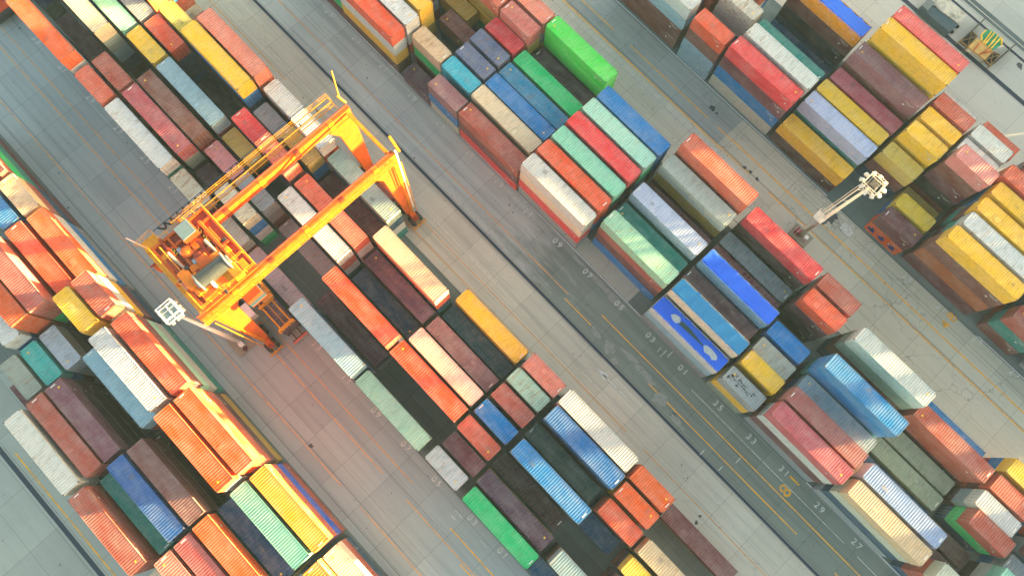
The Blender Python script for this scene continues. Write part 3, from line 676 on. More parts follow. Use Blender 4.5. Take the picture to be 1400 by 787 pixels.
["D7i","D7",20,17,19.36,-83.1,2.62,["coral","maroon","darkmaroon"]],
["B2z","B2",40,-97.6,-98.06,2.85,2.62,["grey","navy","darkgreen","darkgreen"]],
["B4z","B4",40,-96.5,-96.35,-3.11,2.62,["darkblack","blue"]],
["B6a","B6",40,-84.4,-84.14,-8.92,2.62,["orange","orange","rust","navy","grey"]],
["B7a","B7",40,-84.2,-83.73,-11.86,2.62,["blue","rust","white","teal"]],
["B7z","B7",20,-74.1,-72.96,-11.87,2.62,["maroon","brown"]],
["B5z","B5",40,-97.2,-97.52,-5.99,2.62,["red","yellow","navy","darkgreen"]],
["B4k","B4",40,26.9,28.32,-2.87,2.62,["yellow","darkmaroon","rust"]],
["B3k","B3",40,27.2,28.62,0.04,2.62,["maroon","darkmaroon","brown"]],
["A1a","A1",40,-77.6,-77.36,22.87,2.62,["rust","green","teal","maroon"]],
["A2z","A2",40,-79,-78.72,25.77,2.62,["brown","orange","darkgreen"]]]
VIS = {"B1a:0":1687,"B1a:1":156,"B1b:0":959,"B1c:0":2275,"B1c:1":170,"B1d:0":1351,"B1d:1":201,"B1e:0":1374,"B1f:0":1958,"B1g:0":3294,"B1g:1":225,"B1g:2":159,"B1h:0":3279,"B1h:1":176,"B1h:2":163,"B1i:0":1561,"B1j:0":3122,"B1k:0":581,"B2a:0":1028,"B2b:0":937,"B2c:0":2239,"B2c:1":282,"B2d:0":642,"B2e:0":1465,"B2e:1":241,"B2e:2":226,"B2e:3":212,"B2f:0":2901,"B2g:0":1520,"B2h:0":3039,"B2i:0":1007,"B3a:0":991,"B3a:1":270,"B3a:2":257,"B3a:3":245,"B3a:4":157,"B3c:0":2207,"B3d:0":1145,"B3e:0":1380,"B3e:1":214,"B3f:0":1756,"B3g:0":3349,"B3h:0":3325,"B3i:0":1578,"B3j:0":2841,"B4a:0":809,"B4b:0":944,"B4c:0":2247,"B4d:0":1329,"B4d:1":250,"B4d:2":235,"B4e:0":2968,"B4e:1":243,"B4e:2":227,"B4e:3":159,"B4f:0":2681,"B4g:0":3203,"B4h:0":1607,"B4i:0":3384,"B4j:0":1208,"B5a:0":580,"B5b:0":1151,"B5b:1":301,"B5b:2":286,"B5c:0":1144,"B5d:0":1001,"B5e:0":1569,"B5e:1":252,"B5f:0":3045,"B5f:1":321,"B5f:2":243,"B5g:0":2993,"B5g:1":165,"B5h:0":3113,"B5h:1":169,"B5i:0":1651,"B5j:0":3118,"B5k:0":1665,"B5k:1":159,"B5l:0":1394,"B6b:0":687,"B6c:0":2443,"B6c:1":438,"B6c:2":246,"B6c:3":151,"B6d:0":1052,"B6e:0":1541,"B6e:1":326,"B6f:0":2288,"B6g:0":3398,"B6g:1":358,"B6g:2":332,"B6g:3":250,"B6h:0":3020,"B6i:0":1687,"B6j:0":3572,"B6j:1":270,"B6j:2":250,"B6j:3":231,"B6k:0":1701,"B6k:1":162,"B7b:0":2477,"B7b:1":187,"B7c:0":1202,"B7d:0":1627,"B7e:0":3149,"B7e:1":435,"B7e:2":188,"B7g:0":3237,"B7g:1":228,"B7h:0":1719,"B7i:0":3626,"B7j:0":1738,"B7j:1":162,"B7k:0":2669,"A1b:0":1110,"A1b:1":189,"A1b:2":180,"A1b:3":171,"A1c:0":2346,"A1c:1":513,"A1c:2":485,"A1c:3":458,"A1d:0":1698,"A1d:1":405,"A1d:2":330,"A1d:3":309,"A1d:4":291,"A1e:0":3394,"A1e:1":646,"A1e:2":604,"A1e:3":565,"A1e:4":530,"A1f:0":3815,"A1f:1":799,"A1f:2":717,"A1f:3":620,"A1f:4":578,"A1g:0":3789,"A1g:1":706,"A1g:2":655,"A1g:3":608,"A1h:0":1330,"A1h:1":323,"A1h:2":348,"A2a:0":608,"A2b:0":2122,"A2c:0":1605,"A2d:0":3506,"A2d:1":264,"A2e:0":3603,"A2f:0":3545,"A2g:0":574,"A3a:0":2062,"A3a:1":682,"A3c:0":1808,"A3e:0":2672,"A4a:0":1041,"A4a:1":231,"A4b:0":1483,"A4b:1":303,"A4d:0":3660,"A4d:1":867,"A4d:2":785,"A4d:3":313,"A4e:0":2775,"A4e:1":265,"A5a:0":558,"A5b:0":1382,"A5c:0":3280,"A5c:1":758,"A5c:2":646,"A5c:3":410,"A5d:0":3318,"A5e:0":1661,"A6a:0":1301,"A6b:0":2692,"A6c:0":1654,"A6d:0":921,"A7a:0":182,"A7b:0":2970,"A7c:0":3560,"A7c:1":737,"C1b:0":1840,"C1b:1":768,"C1b:2":748,"C1b:3":707,"C1c:0":1055,"C1d:0":1549,"C1d:1":374,"C1d:2":352,"C1e:0":3239,"C1e:1":753,"C1e:2":705,"C1f:0":3857,"C1f:1":979,"C1f:2":908,"C1f:3":842,"C1g:0":3810,"C1g:1":920,"C1g:2":857,"C1g:3":799,"C1h:0":3598,"C1h:1":793,"C1h:2":740,"C1i:0":1800,"C1i:1":449,"C1i:2":404,"C1j:0":3597,"C1j:1":924,"C1j:2":861,"C1j:3":733,"C1k:0":3209,"C1k:1":819,"C1k:2":751,"C1k:3":706,"C2a:0":1126,"C2a:1":199,"C2b:0":1445,"C2b:1":299,"C2b:2":226,"C2c:0":1528,"C2d:0":3292,"C2e:0":3164,"C2f:0":1734,"C2g:0":3764,"C2g:1":314,"C2h:0":1827,"C2h:1":216,"C2i:0":2963,"C2j:0":2939,"C2k:0":609,"C3a:0":587,"C3a:1":161,"C3b:0":1396,"C3c:0":2650,"C3d:0":3106,"C3e:0":3724,"C3e:1":680,"C3f:0":1736,"C3g:0":1329,"C3h:0":2484,"C3i:0":2184,"C3j:0":1500,"C3j:1":558,"C3j:2":528,"C4b:0":1127,"C4b:1":225,"C4c:0":1454,"C4d:0":2543,"C4e:0":3462,"C4f:0":780,"C4g:0":3716,"C4g:1":351,"C4h:0":1644,"C4i:0":3664,"C4i:1":1111,"C4i:2":508,"C4i:3":217,"C4j:0":1698,"C4k:0":1132,"C4k:1":227,"C5a:0":392,"C5a:1":304,"C5a:2":202,"C5b:0":1317,"C5c:0":2494,"C5d:0":2997,"C5e:0":3642,"C5e:1":1095,"C5e:2":693,"C5f:0":2635,"C5g:0":1822,"C5g:1":598,"C5g:2":561,"C5g:3":474,"C5h:0":2929,"C5h:1":801,"C5h:2":415,"C6a:0":1649,"C6a:1":180,"C6c:0":1182,"C6d:0":2895,"C7a:0":920,"C7b:0":3332,"C7b:1":1019,"C7b:2":290,"C7e:0":3789,"C7e:1":418,"C7f:0":3585,"C7f:1":1134,"C7f:2":368,"C7g:0":1415,"C7h:0":3585,"C7h:1":1246,"C7h:2":562,"C7h:3":232,"C7i:0":430,"C6j:0":973,"D1a:0":618,"D1a:1":690,"D1a:2":840,"D1a:3":1010,"D1b:0":1601,"D1b:1":661,"D1b:2":626,"D1b:3":594,"D1c:0":3274,"D1c:1":1316,"D1c:2":1243,"D1c:3":1175,"D1d:0":3032,"D1d:1":1170,"D1e:0":1480,"D1e:1":616,"D1e:2":585,"D1f:0":1485,"D1f:1":591,"D1h:0":3172,"D1h:1":1355,"D1h:2":1280,"D1h:3":1211,"D2b:0":2294,"D2c:0":3139,"D2c:1":440,"D2e:0":1495,"D2e:1":240,"D2f:0":1079,"D2h:0":1801,"D3a:0":1131,"D3a:1":576,"D3b:0":1128,"D3c:0":2146,"D3e:0":1027,"D3f:0":304,"D3h:0":1379,"D4c:0":2067,"D4e:0":988,"D4f:0":1538,"D4f:1":691,"D4f:2":657,"D4f:3":625,"D4f:4":369,"D4h:0":970,"D5c:0":3006,"D5c:1":907,"D5e:0":237,"D5f:0":333,"D5h:0":668,"D5h:1":170,"D5h:2":161,"D5h:3":153,"D6b:0":1963,"D6b:1":1243,"D6b:2":1234,"D6b:3":407,"D6c:0":3066,"D6c:1":491,"D6f:0":990,"D7c:0":1968,"A4c:0":792,"C5z:0":784,"C3y:0":564,"C3z:0":215,"C3z:1":180,"C3z:2":218,"C2z:0":221,"C7j:0":685,"C1l:0":410,"C1l:1":159,"C4l:0":363,"C5l:1":196,"C5y:0":882,"D5z:0":497,"D1i:0":616,"D1i:1":567,"D1i:2":600,"D7i:0":284,"B2z:2":234,"B4k:0":631,"A1a:0":233,"A1a:1":163,"A1a:2":222,"A1a:3":273}
ORD = ['', 'first', 'second', 'third', 'fourth', 'fifth', 'sixth', 'seventh']
LV = ['', 'ground', 'second', 'third', 'fourth', 'fifth']
CNAME = dict(coralmaroon='coral red', redmaroon='red maroon', darkmaroon='dark maroon', darkpurple='dark purple', yellowolive='dull yellow', dirtywhite='stained white', whitegrey='grey white', greywhite='grey white', lightgrey='light grey',
 lightblue='light blue', greycream='grey cream', mintwhite='pale mint', mintdirty='rusty mint', minttan='mint green', yellowgreen='pale green', greymint='grey mint', brightblue='bright blue', wetblue='stained blue', brightgreen='bright green',
 darkgreen='dark green', darkblack='blue black', pinkred='pinkish red', pinkwhite='pinkish white', salmonstripe='rusty salmon', greygreen='grey green', whiteblue='sky blue', bluestripe='mid blue', cyanstripe='cyan blue', whitestripe='pale blue',
 tealblue='teal blue', bluetarp='blue', steelgrey='steel grey', dirtygrey='stained grey', whitelow='white', whiteorange='rusty white', whitepink='pinkish white', whiterust='rusty white', rustpink='rusty pink', darkred='dark red', redorange='red orange', orangered='orange red',
 lightgreen='light green', yellowrib='yellow', amberbrown='orange brown', darkbrown='dark brown', bodywhite='white', salmonred='salmon red', pinkredc='pinkish red', darkteal='dark teal', deepblue='deep blue', dustybrown='dusty brown', ochreyellow='ochre yellow', paleaqua='aqua green', palemint='pale mint', golden='golden yellow')
BLK = dict(A='lower left block', B='crane block', C='middle right block', D='far right block')
TARP = dict(C1h=('bright blue', (10, 88, 208), 'white'), C2g=('teal blue', (22, 112, 164), 'cream'), C4g=('bright blue', (10, 86, 208), 'whiteblue'), D6b=('blue', (28, 104, 216), 'amber'))
PAL['salmonred'] = (236, 98, 98)
PAL['pinkredc'] = (190, 84, 96)
PAL['darkteal'] = (36, 84, 98)
PAL['deepblue'] = (4, 90, 164)
PAL['plum'] = (122, 72, 86)
PAL['dustybrown'] = (132, 84, 80)
PAL['ochreyellow'] = (204, 166, 72)
PAL['paleaqua'] = (60, 178, 170)
PAL['golden'] = (236, 158, 22)
PAL['palemint'] = (170, 210, 178)
PAL['amber'] = (250, 158, 12)
def baynum(blk, u):
    k = {'B': 35 - 2 * round((u + 99.1) / 6.49), 'C': 35 - 2 * round((u + 98.96) / 6.49), 'D': 35 - 2 * round((u + 98.2) / 6.49), 'A': 35 - 2 * round((u + 99.1) / 6.49)}[blk]
    while k < 1: k += 36
    return k
for blk in 'ABCD':
    for Lk in (40, 20): pass
order = sorted(((v, k) for k, v in VIS.items()), reverse=True)
INDIV = set(k for v, k in order[:300])
WARN = flat('yellow_warning', (250, 196, 30), 0.5); STICK = flat('white_sticker', (226, 226, 220), 0.5)
rowstack = {}
for st in STACKS: rowstack.setdefault(st[1], []).append(st)
idx = {}
for r_, l in rowstack.items():
    for i, st in enumerate(sorted(l, key=lambda s: s[4])): idx[st[0]] = i + 1
RM = dict(C={'35': ''}) 
mass = []
def code_mesh(L):
    m = MB(); rr = random.Random(L)
    for s in (-1, 1):
        x0 = s * (-L / 2 + .55) if s > 0 else L / 2 - 2.1
        x0 = -L / 2 + .6 if s > 0 else L / 2 - 2.2
        y = s * (CW / 2 + .0015)
        def bar(a, b, z0, z1): m.add([(a, y, z0), (b, y, z0), (b, y, z1), (a, y, z1)], [(0, 1, 2, 3)])
        x = x0
        for k in range(11):
            w_ = rr.uniform(.06, .1)
            if k != 4: bar(x, x + w_, 2.12, 2.27 if k % 3 else 2.24)
            x += .145
        x = x0 + .4
        for k in range(5): bar(x, x + .09, 1.88, 2.0); x += .15
        bar(x0 + 1.2, x0 + 1.5, 1.2, 1.5)
    return mk(m, 'code_marking', STICKW)
STICKW = flat('code_lettering', (196, 192, 184), 0.6, 0, .5, 6)
CODE = {40: code_mesh(12.19), 20: code_mesh(6.06)}
def link_part(name, me, parent, col):
    o = bpy.data.objects.new(name, me); C.objects.link(o); o.parent = parent; o.color = col; return o
def marks(Lk, root, rr, zt):
    L = 12.19 if Lk == 40 else 6.06
    if rr.random() < .5:
        m = MB(); s = rr.choice((-1, 1)); m.box(s * (L / 2 - .34), s * (L / 2 - .22), -.45, .25, CH - .012, CH + .004); m.build('roof_code_plate', STICK, root)
    if rr.random() < .4:
        m = MB(); s = rr.choice((-1, 1)); m.box(s * (L / 2 - .9) - .11, s * (L / 2 - .9) + .11, .25, .47, CH - .012, CH + .004); m.build('warning_sticker', WARN, root)
def container(nm, Lk, u, v, z, th, col, key, rr, label, group):
    g = GEO[Lk]; rz = math.pi if rr.random() < .5 else 0
    if nm in ('C4k', 'C3j', 'B1d', 'C4k'): rz = 0
    root = empty('shipping_container', (u, -v, z), label, 'shipping container', group, rz)
    root.scale = (1, 1, th / CH)
    k = rr.uniform(.92, 1.06); a = [min(.85, x * k * rr.uniform(.97, 1.03)) for x in albedo(col)]
    rust = min(.9, RUSTY.get(col, .22) * rr.uniform(.8, 1.25))
    cc = (a[0], a[1], a[2], rust)
    tp = TARP.get(nm) if key.endswith(':0') else None
    if tp:
        b = albedo(tp[2]); cc = (b[0], b[1], b[2], .4)
        L = 12.19 if Lk == 40 else 6.06
        m = MB(); nx, ny = 44, 8; r2 = random.Random(hash(nm) % 99 + len(nm)); P = []
        for i in range(nx + 1):
            for j in range(ny + 1):
                x = -L / 2 + .03 + (L - .06) * i / nx; y = -CW / 2 - .015 + (CW + .03) * j / ny
                zz = CH + .035 - .03 * abs(math.sin(math.pi * i / 4.0)) * (0.4 + 0.6 * math.sin(math.pi * j / ny)) + r2.uniform(-.008, .008)
                if j in (0, ny): zz -= .16 + .1 * math.sin(i * .9 + (3 if j else 0)) * (1 if r2.random() < .8 else 2)
                P.append((x, y, zz))
        m.add(P, [(i * (ny + 1) + j, (i + 1) * (ny + 1) + j, (i + 1) * (ny + 1) + j + 1, i * (ny + 1) + j + 1) for i in range(nx) for j in range(ny)])
        tm = TM.get(tp[1])
        if not tm: tm = TM[tp[1]] = flat('tarpaulin_' + tp[0].replace(' ', '_'), tp[1], 0.42, 0, .3, 1.1, tuple(x * .55 for x in s2l(tp[1])))
        to = m.build('tarpaulin', tm, root); to['label'] = tp[0] + ' tarpaulin stretched over the open top'
        if nm == 'C1h':
            pm = flat('grey_patch', (176, 182, 182), 0.8, 0, .8, 4, (.16, .2, .24))
            s_ = -1 if rz else 1
            for nm2, pts in (('tarp_patch', [(-3.6, -.1), (-3.0, -.45), (-2.4, -.45), (-2.0, 0), (-2.3, .5), (-2.7, .55), (-3.3, .35)]), ('tarp_patch', [(2.3, .1), (2.9, -.5), (3.9, -.35), (4.4, -.55), (4.9, -.1), (4.6, .35), (3.4, .5), (2.7, .45)])):
                m = MB(); m.poly([(s_ * x, s_ * y) for x, y in pts], CH + .062); m.build(nm2, pm, root)
            m = MB(); m.poly([(s_ * x, s_ * y) for x, y in [(-2.1, -.25), (2.2, -.1), (2.4, .05), (-.5, .45), (-1.9, .4)]], CH + .058); m.build('tarp_stain', flat('dark_stain', (22, 66, 66), 0.5), root)
    for part, me in (('side_wall', g['side_wall'][0]), ('side_wall', g['side_wall'][1]), ('end_wall', g['end_wall']), ('frame', g['frame'])): link_part(part, me, root, cc)
    if not tp: link_part('roof_panel', g['roof_panel'], root, cc)
    for i in (0, 1):
        d = link_part('door', g['door'][i], root, cc); link_part('lock_rod', g['lock_rod'][i], d, cc)
    if rr.random() < .6:
        o_ = bpy.data.objects.new('code_marking', CODE[Lk]); C.objects.link(o_); o_.parent = root
    if key.endswith(':0') and not tp: marks(Lk, root, rr, th)
    if key.endswith(':0') and not tp and rr.random() < .45:        # welded repair plates on the roof
        L_ = 12.19 if Lk == 40 else 6.06
        for q in range(1):
            m = MB(); x, y, a_, b_ = rr.uniform(-L_ / 2 + 1, L_ / 2 - 1), rr.uniform(-.6, .6), rr.uniform(.2, .5), rr.uniform(.15, .4); m.box(x - a_, x + a_, y - b_, y + b_, CH - .012, CH - .004)
        me_ = m.mesh('repair_plate'); bmfix(me_); me_.materials.append(PAINT); f_ = rr.choice((.55, .75, 1.15)); link_part('repair_plate', me_, root, (min(.8, cc[0] * f_ + .03), min(.8, cc[1] * f_ + .03), min(.8, cc[2] * f_ + .03), .5))
    if nm == 'C1i' and key == 'C1i:0':                              # scraped black lettering
        m = MB(); r3 = random.Random(8)
        for q in range(34):
            if q == 0: m.poly([(-2.5, -.1), (1.5, -.14), (1.5, -.1), (-2.5, -.05)], CH + .0036)
            x, y = r3.uniform(-2.6, 1.6), r3.uniform(-.75, .6) ; a_, b_ = r3.uniform(.05, .28), r3.uniform(.03, .09); m.poly([(x - a_, y - b_), (x + a_, y - b_ * 1.3), (x + a_ * .8, y + b_), (x - a_ * .7, y + b_ * 1.2)], CH + .004 + q * .0004)
        m.build('scraped_lettering', flat('worn_black', (44, 52, 52), .7), root)
    if nm == 'D1f' and key == 'D1f:1':
        bm = flat('navy_emblem', (30, 44, 110), 0.6)
        for s in (-1.9, 0.1, 2.0):
            m = MB(); sy = 1 if not rz else -1
            P = [(s - .5, .75), (s - .2, 1.45), (s + .1, 1.75), (s + .35, 1.6), (s + .3, 1.3), (s + .7, 1.25), (s + .85, .95), (s + .45, .7), (s + .1, .55)]
            y = -(-CW / 2 - .004)
            yy = (CW / 2 + .004) * (-1 if not rz else 1)
            m.add([(x, yy, zz) for x, zz in P], [tuple(range(len(P)))]); m.build('emblem', bm, root)
    return root
TM = {}
SIDE = dict(A='A', B='B', C='C', D='D')
RECOL = dict(A1g='golden', A2g='golden', B1g='lightblue', B1h='palemint', B4c='lightblue', C3e='lavender', B6h='darkteal', A5c='plum', A5b='paleaqua', A6b='rust', A4d='dustybrown', B4d='ochreyellow', D4e='coral', D7c='salmonred', C1j='pinkredc', D1b='redorange', C1b='redorange', A5d='deepblue', C5g='redorange', A7c='rust', D4c='pinkredc', C7e='coral')
for st in STACKS:
    if st[0] in RECOL: st[7][0] = RECOL[st[0]]
for st in STACKS:
    nm, row, Lk, ul, u, v, th, cols = st
    n = len(cols)
    for t, col in enumerate(cols):
        key = '%s:%d' % (nm, t); tier = n - t; z = (tier - 1) * th
        rr = random.Random(sum(ord(c_) * (i + 3) for i, c_ in enumerate(key)) * 7 + 1)
        if key in INDIV:
            adj = {True: '', False: ''}[True]
            kind = 'long' if Lk == 40 else 'short'
            cn = CNAME.get(col, col)
            if nm in TARP and t == 0: cn = {'C1h': 'patched blue-tarped', 'C2g': 'teal-tarped', 'C4g': 'bright blue-tarped', 'D6b': 'blue-tarped orange'}[nm]
            where_old = 'at ground level' if tier == 1 and n > 1 else ('alone on the ground' if n == 1 else ('on top of %d others' % (n - 1) if t == 0 else 'at %s level' % LV[tier]))
            NW = ['', 'one', 'two', 'three', 'four', 'five']
            where = 'alone on the ground' if n == 1 else ('top of %s' % NW[n] if t == 0 else '%s level' % LV[tier])
            bay = '%02d' % baynum(row[0], ul) if Lk == 20 else '%02d-%02d' % (baynum(row[0], ul - 3.25), baynum(row[0], ul + 3.25))
            label = '%s %s container, %s, %s row of %s, bay %s' % (cn, kind, where, ORD[int(row[1])], BLK[row[0]], bay)
            group = {'A': 'containers of the lower left block', 'B': 'containers of the block under the crane', 'C': 'containers of the middle right block', 'D': 'containers of the far right block'}[row[0]]
            jx, jy = rr.uniform(-.05, .05), rr.uniform(-.04, .04)
            if t == 0 or True: container(nm, Lk, u + (jx if t else 0), v + (jy if t else 0), z, th, col, key, rr, label, group)
        else:
            mass.append((Lk, u, v, z, th, col, rr))
# the containers that hardly show between and below the others, past the 300 largest: one object
V_, F_, Cc = [], [], []
off = 0
for Lk, u, v, z, th, col, rr in mass:
    a = GEO[Lk]['all']; A = np.array(a.v); fl = 1 if rr.random() < .5 else -1
    A = A * np.array([fl, fl, th / CH]) + np.array([u + rr.uniform(-.05, .05), -v + rr.uniform(-.04, .04), z])
    V_.append(A); k = rr.uniform(.9, 1.05); c_ = albedo(col, k)
    Cc.append(np.tile([c_[0], c_[1], c_[2], RUSTY.get(col, .22)], (len(A), 1)))
    F_.append([tuple(i + off for i in f) for f in a.f]); off += len(A)
VV = np.concatenate(V_); me = bpy.data.meshes.new('stacked_containers')
me.from_pydata(VV.tolist(), [], [f for l in F_ for f in l]); me.materials.append(PAINT_A)
at_ = me.color_attributes.new('paint', 'FLOAT_COLOR', 'POINT'); at_.data.foreach_set('color', np.concatenate(Cc).astype(np.float32).ravel())
bo = bpy.data.objects.new('stacked_containers', me); C.objects.link(bo); bo['kind'] = 'stuff'
tag(bo, 'mixed shipping containers deep inside the stacks, mostly hidden between and under others', 'shipping containers')
# ------------------------------------------------------------------ the rubber-tyred gantry crane
cr = empty('gantry_crane', W(-37, -1.2, 0), 'orange and yellow rubber-tyred gantry crane straddling the container stacks', 'crane')
OX, OY = -37.0, 1.2
def L3(u, v, h): return (u - OX, -v - OY, h)
GU, GL = -41.0, -32.9; VR, VL = -14.9, 12.3; TOP = 23.0
def cpart(mb, name, mat, parent=None, bevel=0): return mb.build(name, mat, parent or cr, bevel=bevel)
for gu, other in ((GU, 1), (GL, -1)):
    m = MB(); m.beam(L3(gu, VL + 1.4, TOP - .9), L3(gu, VR - .5, TOP - .9), .7, 1.8)
    g = cpart(m, 'main_girder', ORANGE, bevel=.03)
    m = MB(); m.beam(L3(gu - .2, VL + 1.6, TOP + .10), L3(gu - .2, VR - .4, TOP + .10), .14, .2); cpart(m, 'trolley_rail', flat('rail_rust', (150, 58, 44), .6), g)
    m = MB()
    for k in range(14):
        vv = VR + (VL - VR) * (k + .5) / 14
        m.beam(L3(gu + .36, vv, TOP - .1), L3(gu + .36, vv, TOP - 1.75), .08, .05)
    cpart(m, 'girder_stiffener', ORANGE, g)
    for k in range(5):
        vv = VR + 2.5 + k * 5.3
        m = MB(); m.beam(L3(gu + .03, vv - .35, TOP - .9), L3(gu + .03, vv + .35, TOP - .9), .74, 1.84); sp_ = cpart(m, 'splice_plate', DORANGE if k % 2 else YEL, g)
        m = MB()
        for a_ in (-.25, -.08, .08, .25):
            for hh in (-.3, .3): m.tube(L3(gu + hh * .6, vv + a_, TOP + .0), L3(gu + hh * .6, vv + a_, TOP + .06), .04, n=6)
        cpart(m, 'bolt_row', DARK, sp_)
    for vb, out in ((VR, -1), (VL, 1)):
        # portal leg: a wide haunch at the girder tapering to the sill beam
        m = MB(); t = .45; o = -out
        a = [(vb + out * .55, TOP - 1.75), (vb + o * 3.3, TOP - 1.75), (vb + o * 2.1, TOP - 4.2), (vb + o * .65, 2.5), (vb + out * .5, 2.5)]
        P = [L3(gu - t, x, h) for x, h in a] + [L3(gu + t, x, h) for x, h in a]
        n = len(a); m.add(P, [tuple(range(n)), tuple(range(n, 2 * n))[::-1]] + [(i, (i + 1) % n, n + (i + 1) % n, n + i) for i in range(n)])
        lg = cpart(m, 'leg', ORANGE)
        m = MB()
        for h in (6.5, 11, 15.5): m.beam(L3(gu - .55, vb + out * .4, h), L3(gu + .55, vb + out * .4, h), .25, .18)
        cpart(m, 'leg_collar', YEL, lg)
for vb, out in ((VR, -1), (VL, 1)):
    m = MB(); m.beam(L3(GU - 1.2, vb, 2.1), L3(GL + 1.2, vb, 2.1), .85, .95); sb = cpart(m, 'sill_beam', ORANGE, bevel=.03)
    m = MB(); m.beam(L3(GU + .6, vb, TOP - .55), L3(GL - .6, vb, TOP - .55), .42, .42); cpart(m, 'end_tie', YEL)
    # handrail along the tie
    for u_ in (GU, GL):
        m = MB(); m.beam(L3(u_ - 1.7, vb, 1.35), L3(u_ + 1.7, vb, 1.35), 1.0, .7); m.box(*[x for x in (u_ - OX - .35, u_ - OX + .35, -vb - OY - .4, -vb - OY + .4, 1.2, 2.5)])
        bg_ = cpart(m, 'bogie', DORANGE, bevel=.03)
        for du in (-1.25, 1.25):
            for dv in (-.62, .62):
                m = MB(); m.tube(L3(u_ + du, vb + dv - .24, .82), L3(u_ + du, vb + dv + .24, .82), .82, n=20)
                ty = cpart(m, 'tyre', BLACK, bg_)
                m = MB(); m.tube(L3(u_ + du, vb + dv - .26, .82), L3(u_ + du, vb + dv + .26, .82), .38, n=12); cpart(m, 'wheel_rim', YEL, ty)
        m = MB()
        for s in (-1, 1):
            x = u_ + s * 2.35
            m.beam(L3(x, vb - 1.15, .9), L3(x, vb + 1.15, .9), .12, .12); m.beam(L3(x, vb - 1.15, .5), L3(x, vb + 1.15, .5), .1, .1)
            for d in (-1.0, -.33, .33, 1.0): m.beam(L3(x, vb + d, .9), L3(u_ + s * 1.5, vb + d * .5, 1.2), .08, .08)
        cpart(m, 'wheel_guard', YEL, bg_)
# diesel set, cabinet and ladders on the sill beams
m = MB(); m.box(-38.6 - OX, -35.4 - OX, -VR - OY - 1.6, -VR - OY - .45, 1.7, 3.4); cpart(m, 'power_pack', flat('brown_red', (128, 66, 58), .6), bevel=.05)
m = MB(); m.tube(L3(-39.4, VR + 1.0, 2.2), L3(-39.4, VR + 1.0, 3.6), .55, n=12); m.tube(L3(-40.3, VR + .9, 2.2), L3(-40.3, VR + .9, 3.2), .4, n=12); cpart(m, 'fuel_tank', flat('tank_brown', (110, 70, 62), .6))
m = MB(); m.box(-38 - OX, -35.8 - OX, -VL - OY + .5, -VL - OY + 1.5, 1.7, 3.6); cpart(m, 'electrical_cabinet', WHITEP, bevel=.04)
for u_, vb, out in ((GL + .75, VR, -1), (GU + .75, VL, 1), (GL + .8, VL, 1)):
    m = MB()
    for s in (-.25, .25): m.beam(L3(u_ + s, vb + out * .2, 2.6), L3(u_ + s, vb - out * .2, TOP - .3), .06, .06)
    h = 2.8
    while h < TOP - .5: m.beam(L3(u_ - .25, vb, h), L3(u_ + .25, vb, h), .04, .04); h += .45
    m.beam(L3(u_ + .45, vb + out * .7, 3), L3(u_ + .45, vb + out * .55, TOP - 1), .1, .1)
    cpart(m, 'ladder', YEL)
m = MB(); m.beam(L3(GL + .2, VR - .75, 2.6), L3(GL + .2, VR - .7, TOP + .4), .24, .24); cpart(m, 'cable_conduit', flat('pale_conduit', (236, 216, 196), .5))
m = MB(); m.beam(L3(GL + .5, VR - 1.1, TOP), L3(GL - 1.4, VR - 1.3, TOP + 1.0), .3, .4); cpart(m, 'cable_arm', YEL)
# walkways with handrails
def rail(mb, pts, hh=1.05, step=1.6):
    for a, b in zip(pts, pts[1:]):
        a, b = Vector(a), Vector(b); n = max(1, int((b - a).length / step))
        for k in (hh, hh * .55): mb.tube(a + Vector((0, 0, k)), b + Vector((0, 0, k)), .028, n=5)
        for i in range(n + 1):
            p = a.lerp(b, i / n); mb.tube(p, p + Vector((0, 0, hh)), .028, n=5)
m = MB(); v0, v1 = VR + .5, 9.0; zz = TOP - .75
for u_ in (-43.9, -42.6): m.beam(L3(u_, v0, zz), L3(u_, v1, zz), .1, .12)
k = v0
i = 0
while k < v1: m.beam(L3(-43.9, k, zz), L3(-41.4, k, zz), .07, .1); k += 3.1
cpart(m, 'walkway_frame', YEL)
m = MB(); m.beam(L3(-43.1, v0, zz + .09), L3(-43.1, v1, zz + .09), .16, .03); cpart(m, 'walkway_grating', flat('walkway_orange', (226, 130, 60), .6))
m = MB(); rail(m, [L3(-43.9, v0, zz), L3(-43.9, v1, zz)], step=3.1); rail(m, [L3(-42.6, v0, zz), L3(-42.6, v1, zz)], step=3.1); rail(m, [L3(-43.9, v0, zz), L3(-42.6, v0, zz)]); cpart(m, 'handrail', YEL)
m = MB(); rail(m, [L3(GL + 1.25, VR, TOP - .1), L3(GL + 1.25, VL + 1.2, TOP - .1)]); cpart(m, 'handrail', YEL)
m = MB(); m.beam(L3(GL + .95, VR, TOP - .15), L3(GL + .95, VL + 1.2, TOP - .15), .7, .05); cpart(m, 'walkway_grating', YEL)
m = MB()
rr = random.Random(9)
for vc in (4.6, 7.4, -3.6, -4.8): 
    for j in range(7): m.box(GL + .352 - OX, GL + .36 - OX, -(vc + j * .24) - OY - .07, -(vc + j * .24) - OY + .07, TOP - 1.2 + rr.uniform(-.06, .06), TOP - .7)
cpart(m, 'girder_lettering', flat('cream_lettering', (250, 228, 170), .6))
m = MB()
for j in range(9): 
    for (a, b_) in (((-43.9), .3),): m.box(-43.5 - OX, -43.1 - OX, -(v0 + 2 + j * 2.7) - OY - .09, -(v0 + 2 + j * 2.7) - OY + .09, zz + .11, zz + .125)
cpart(m, 'hazard_mark', DARK)
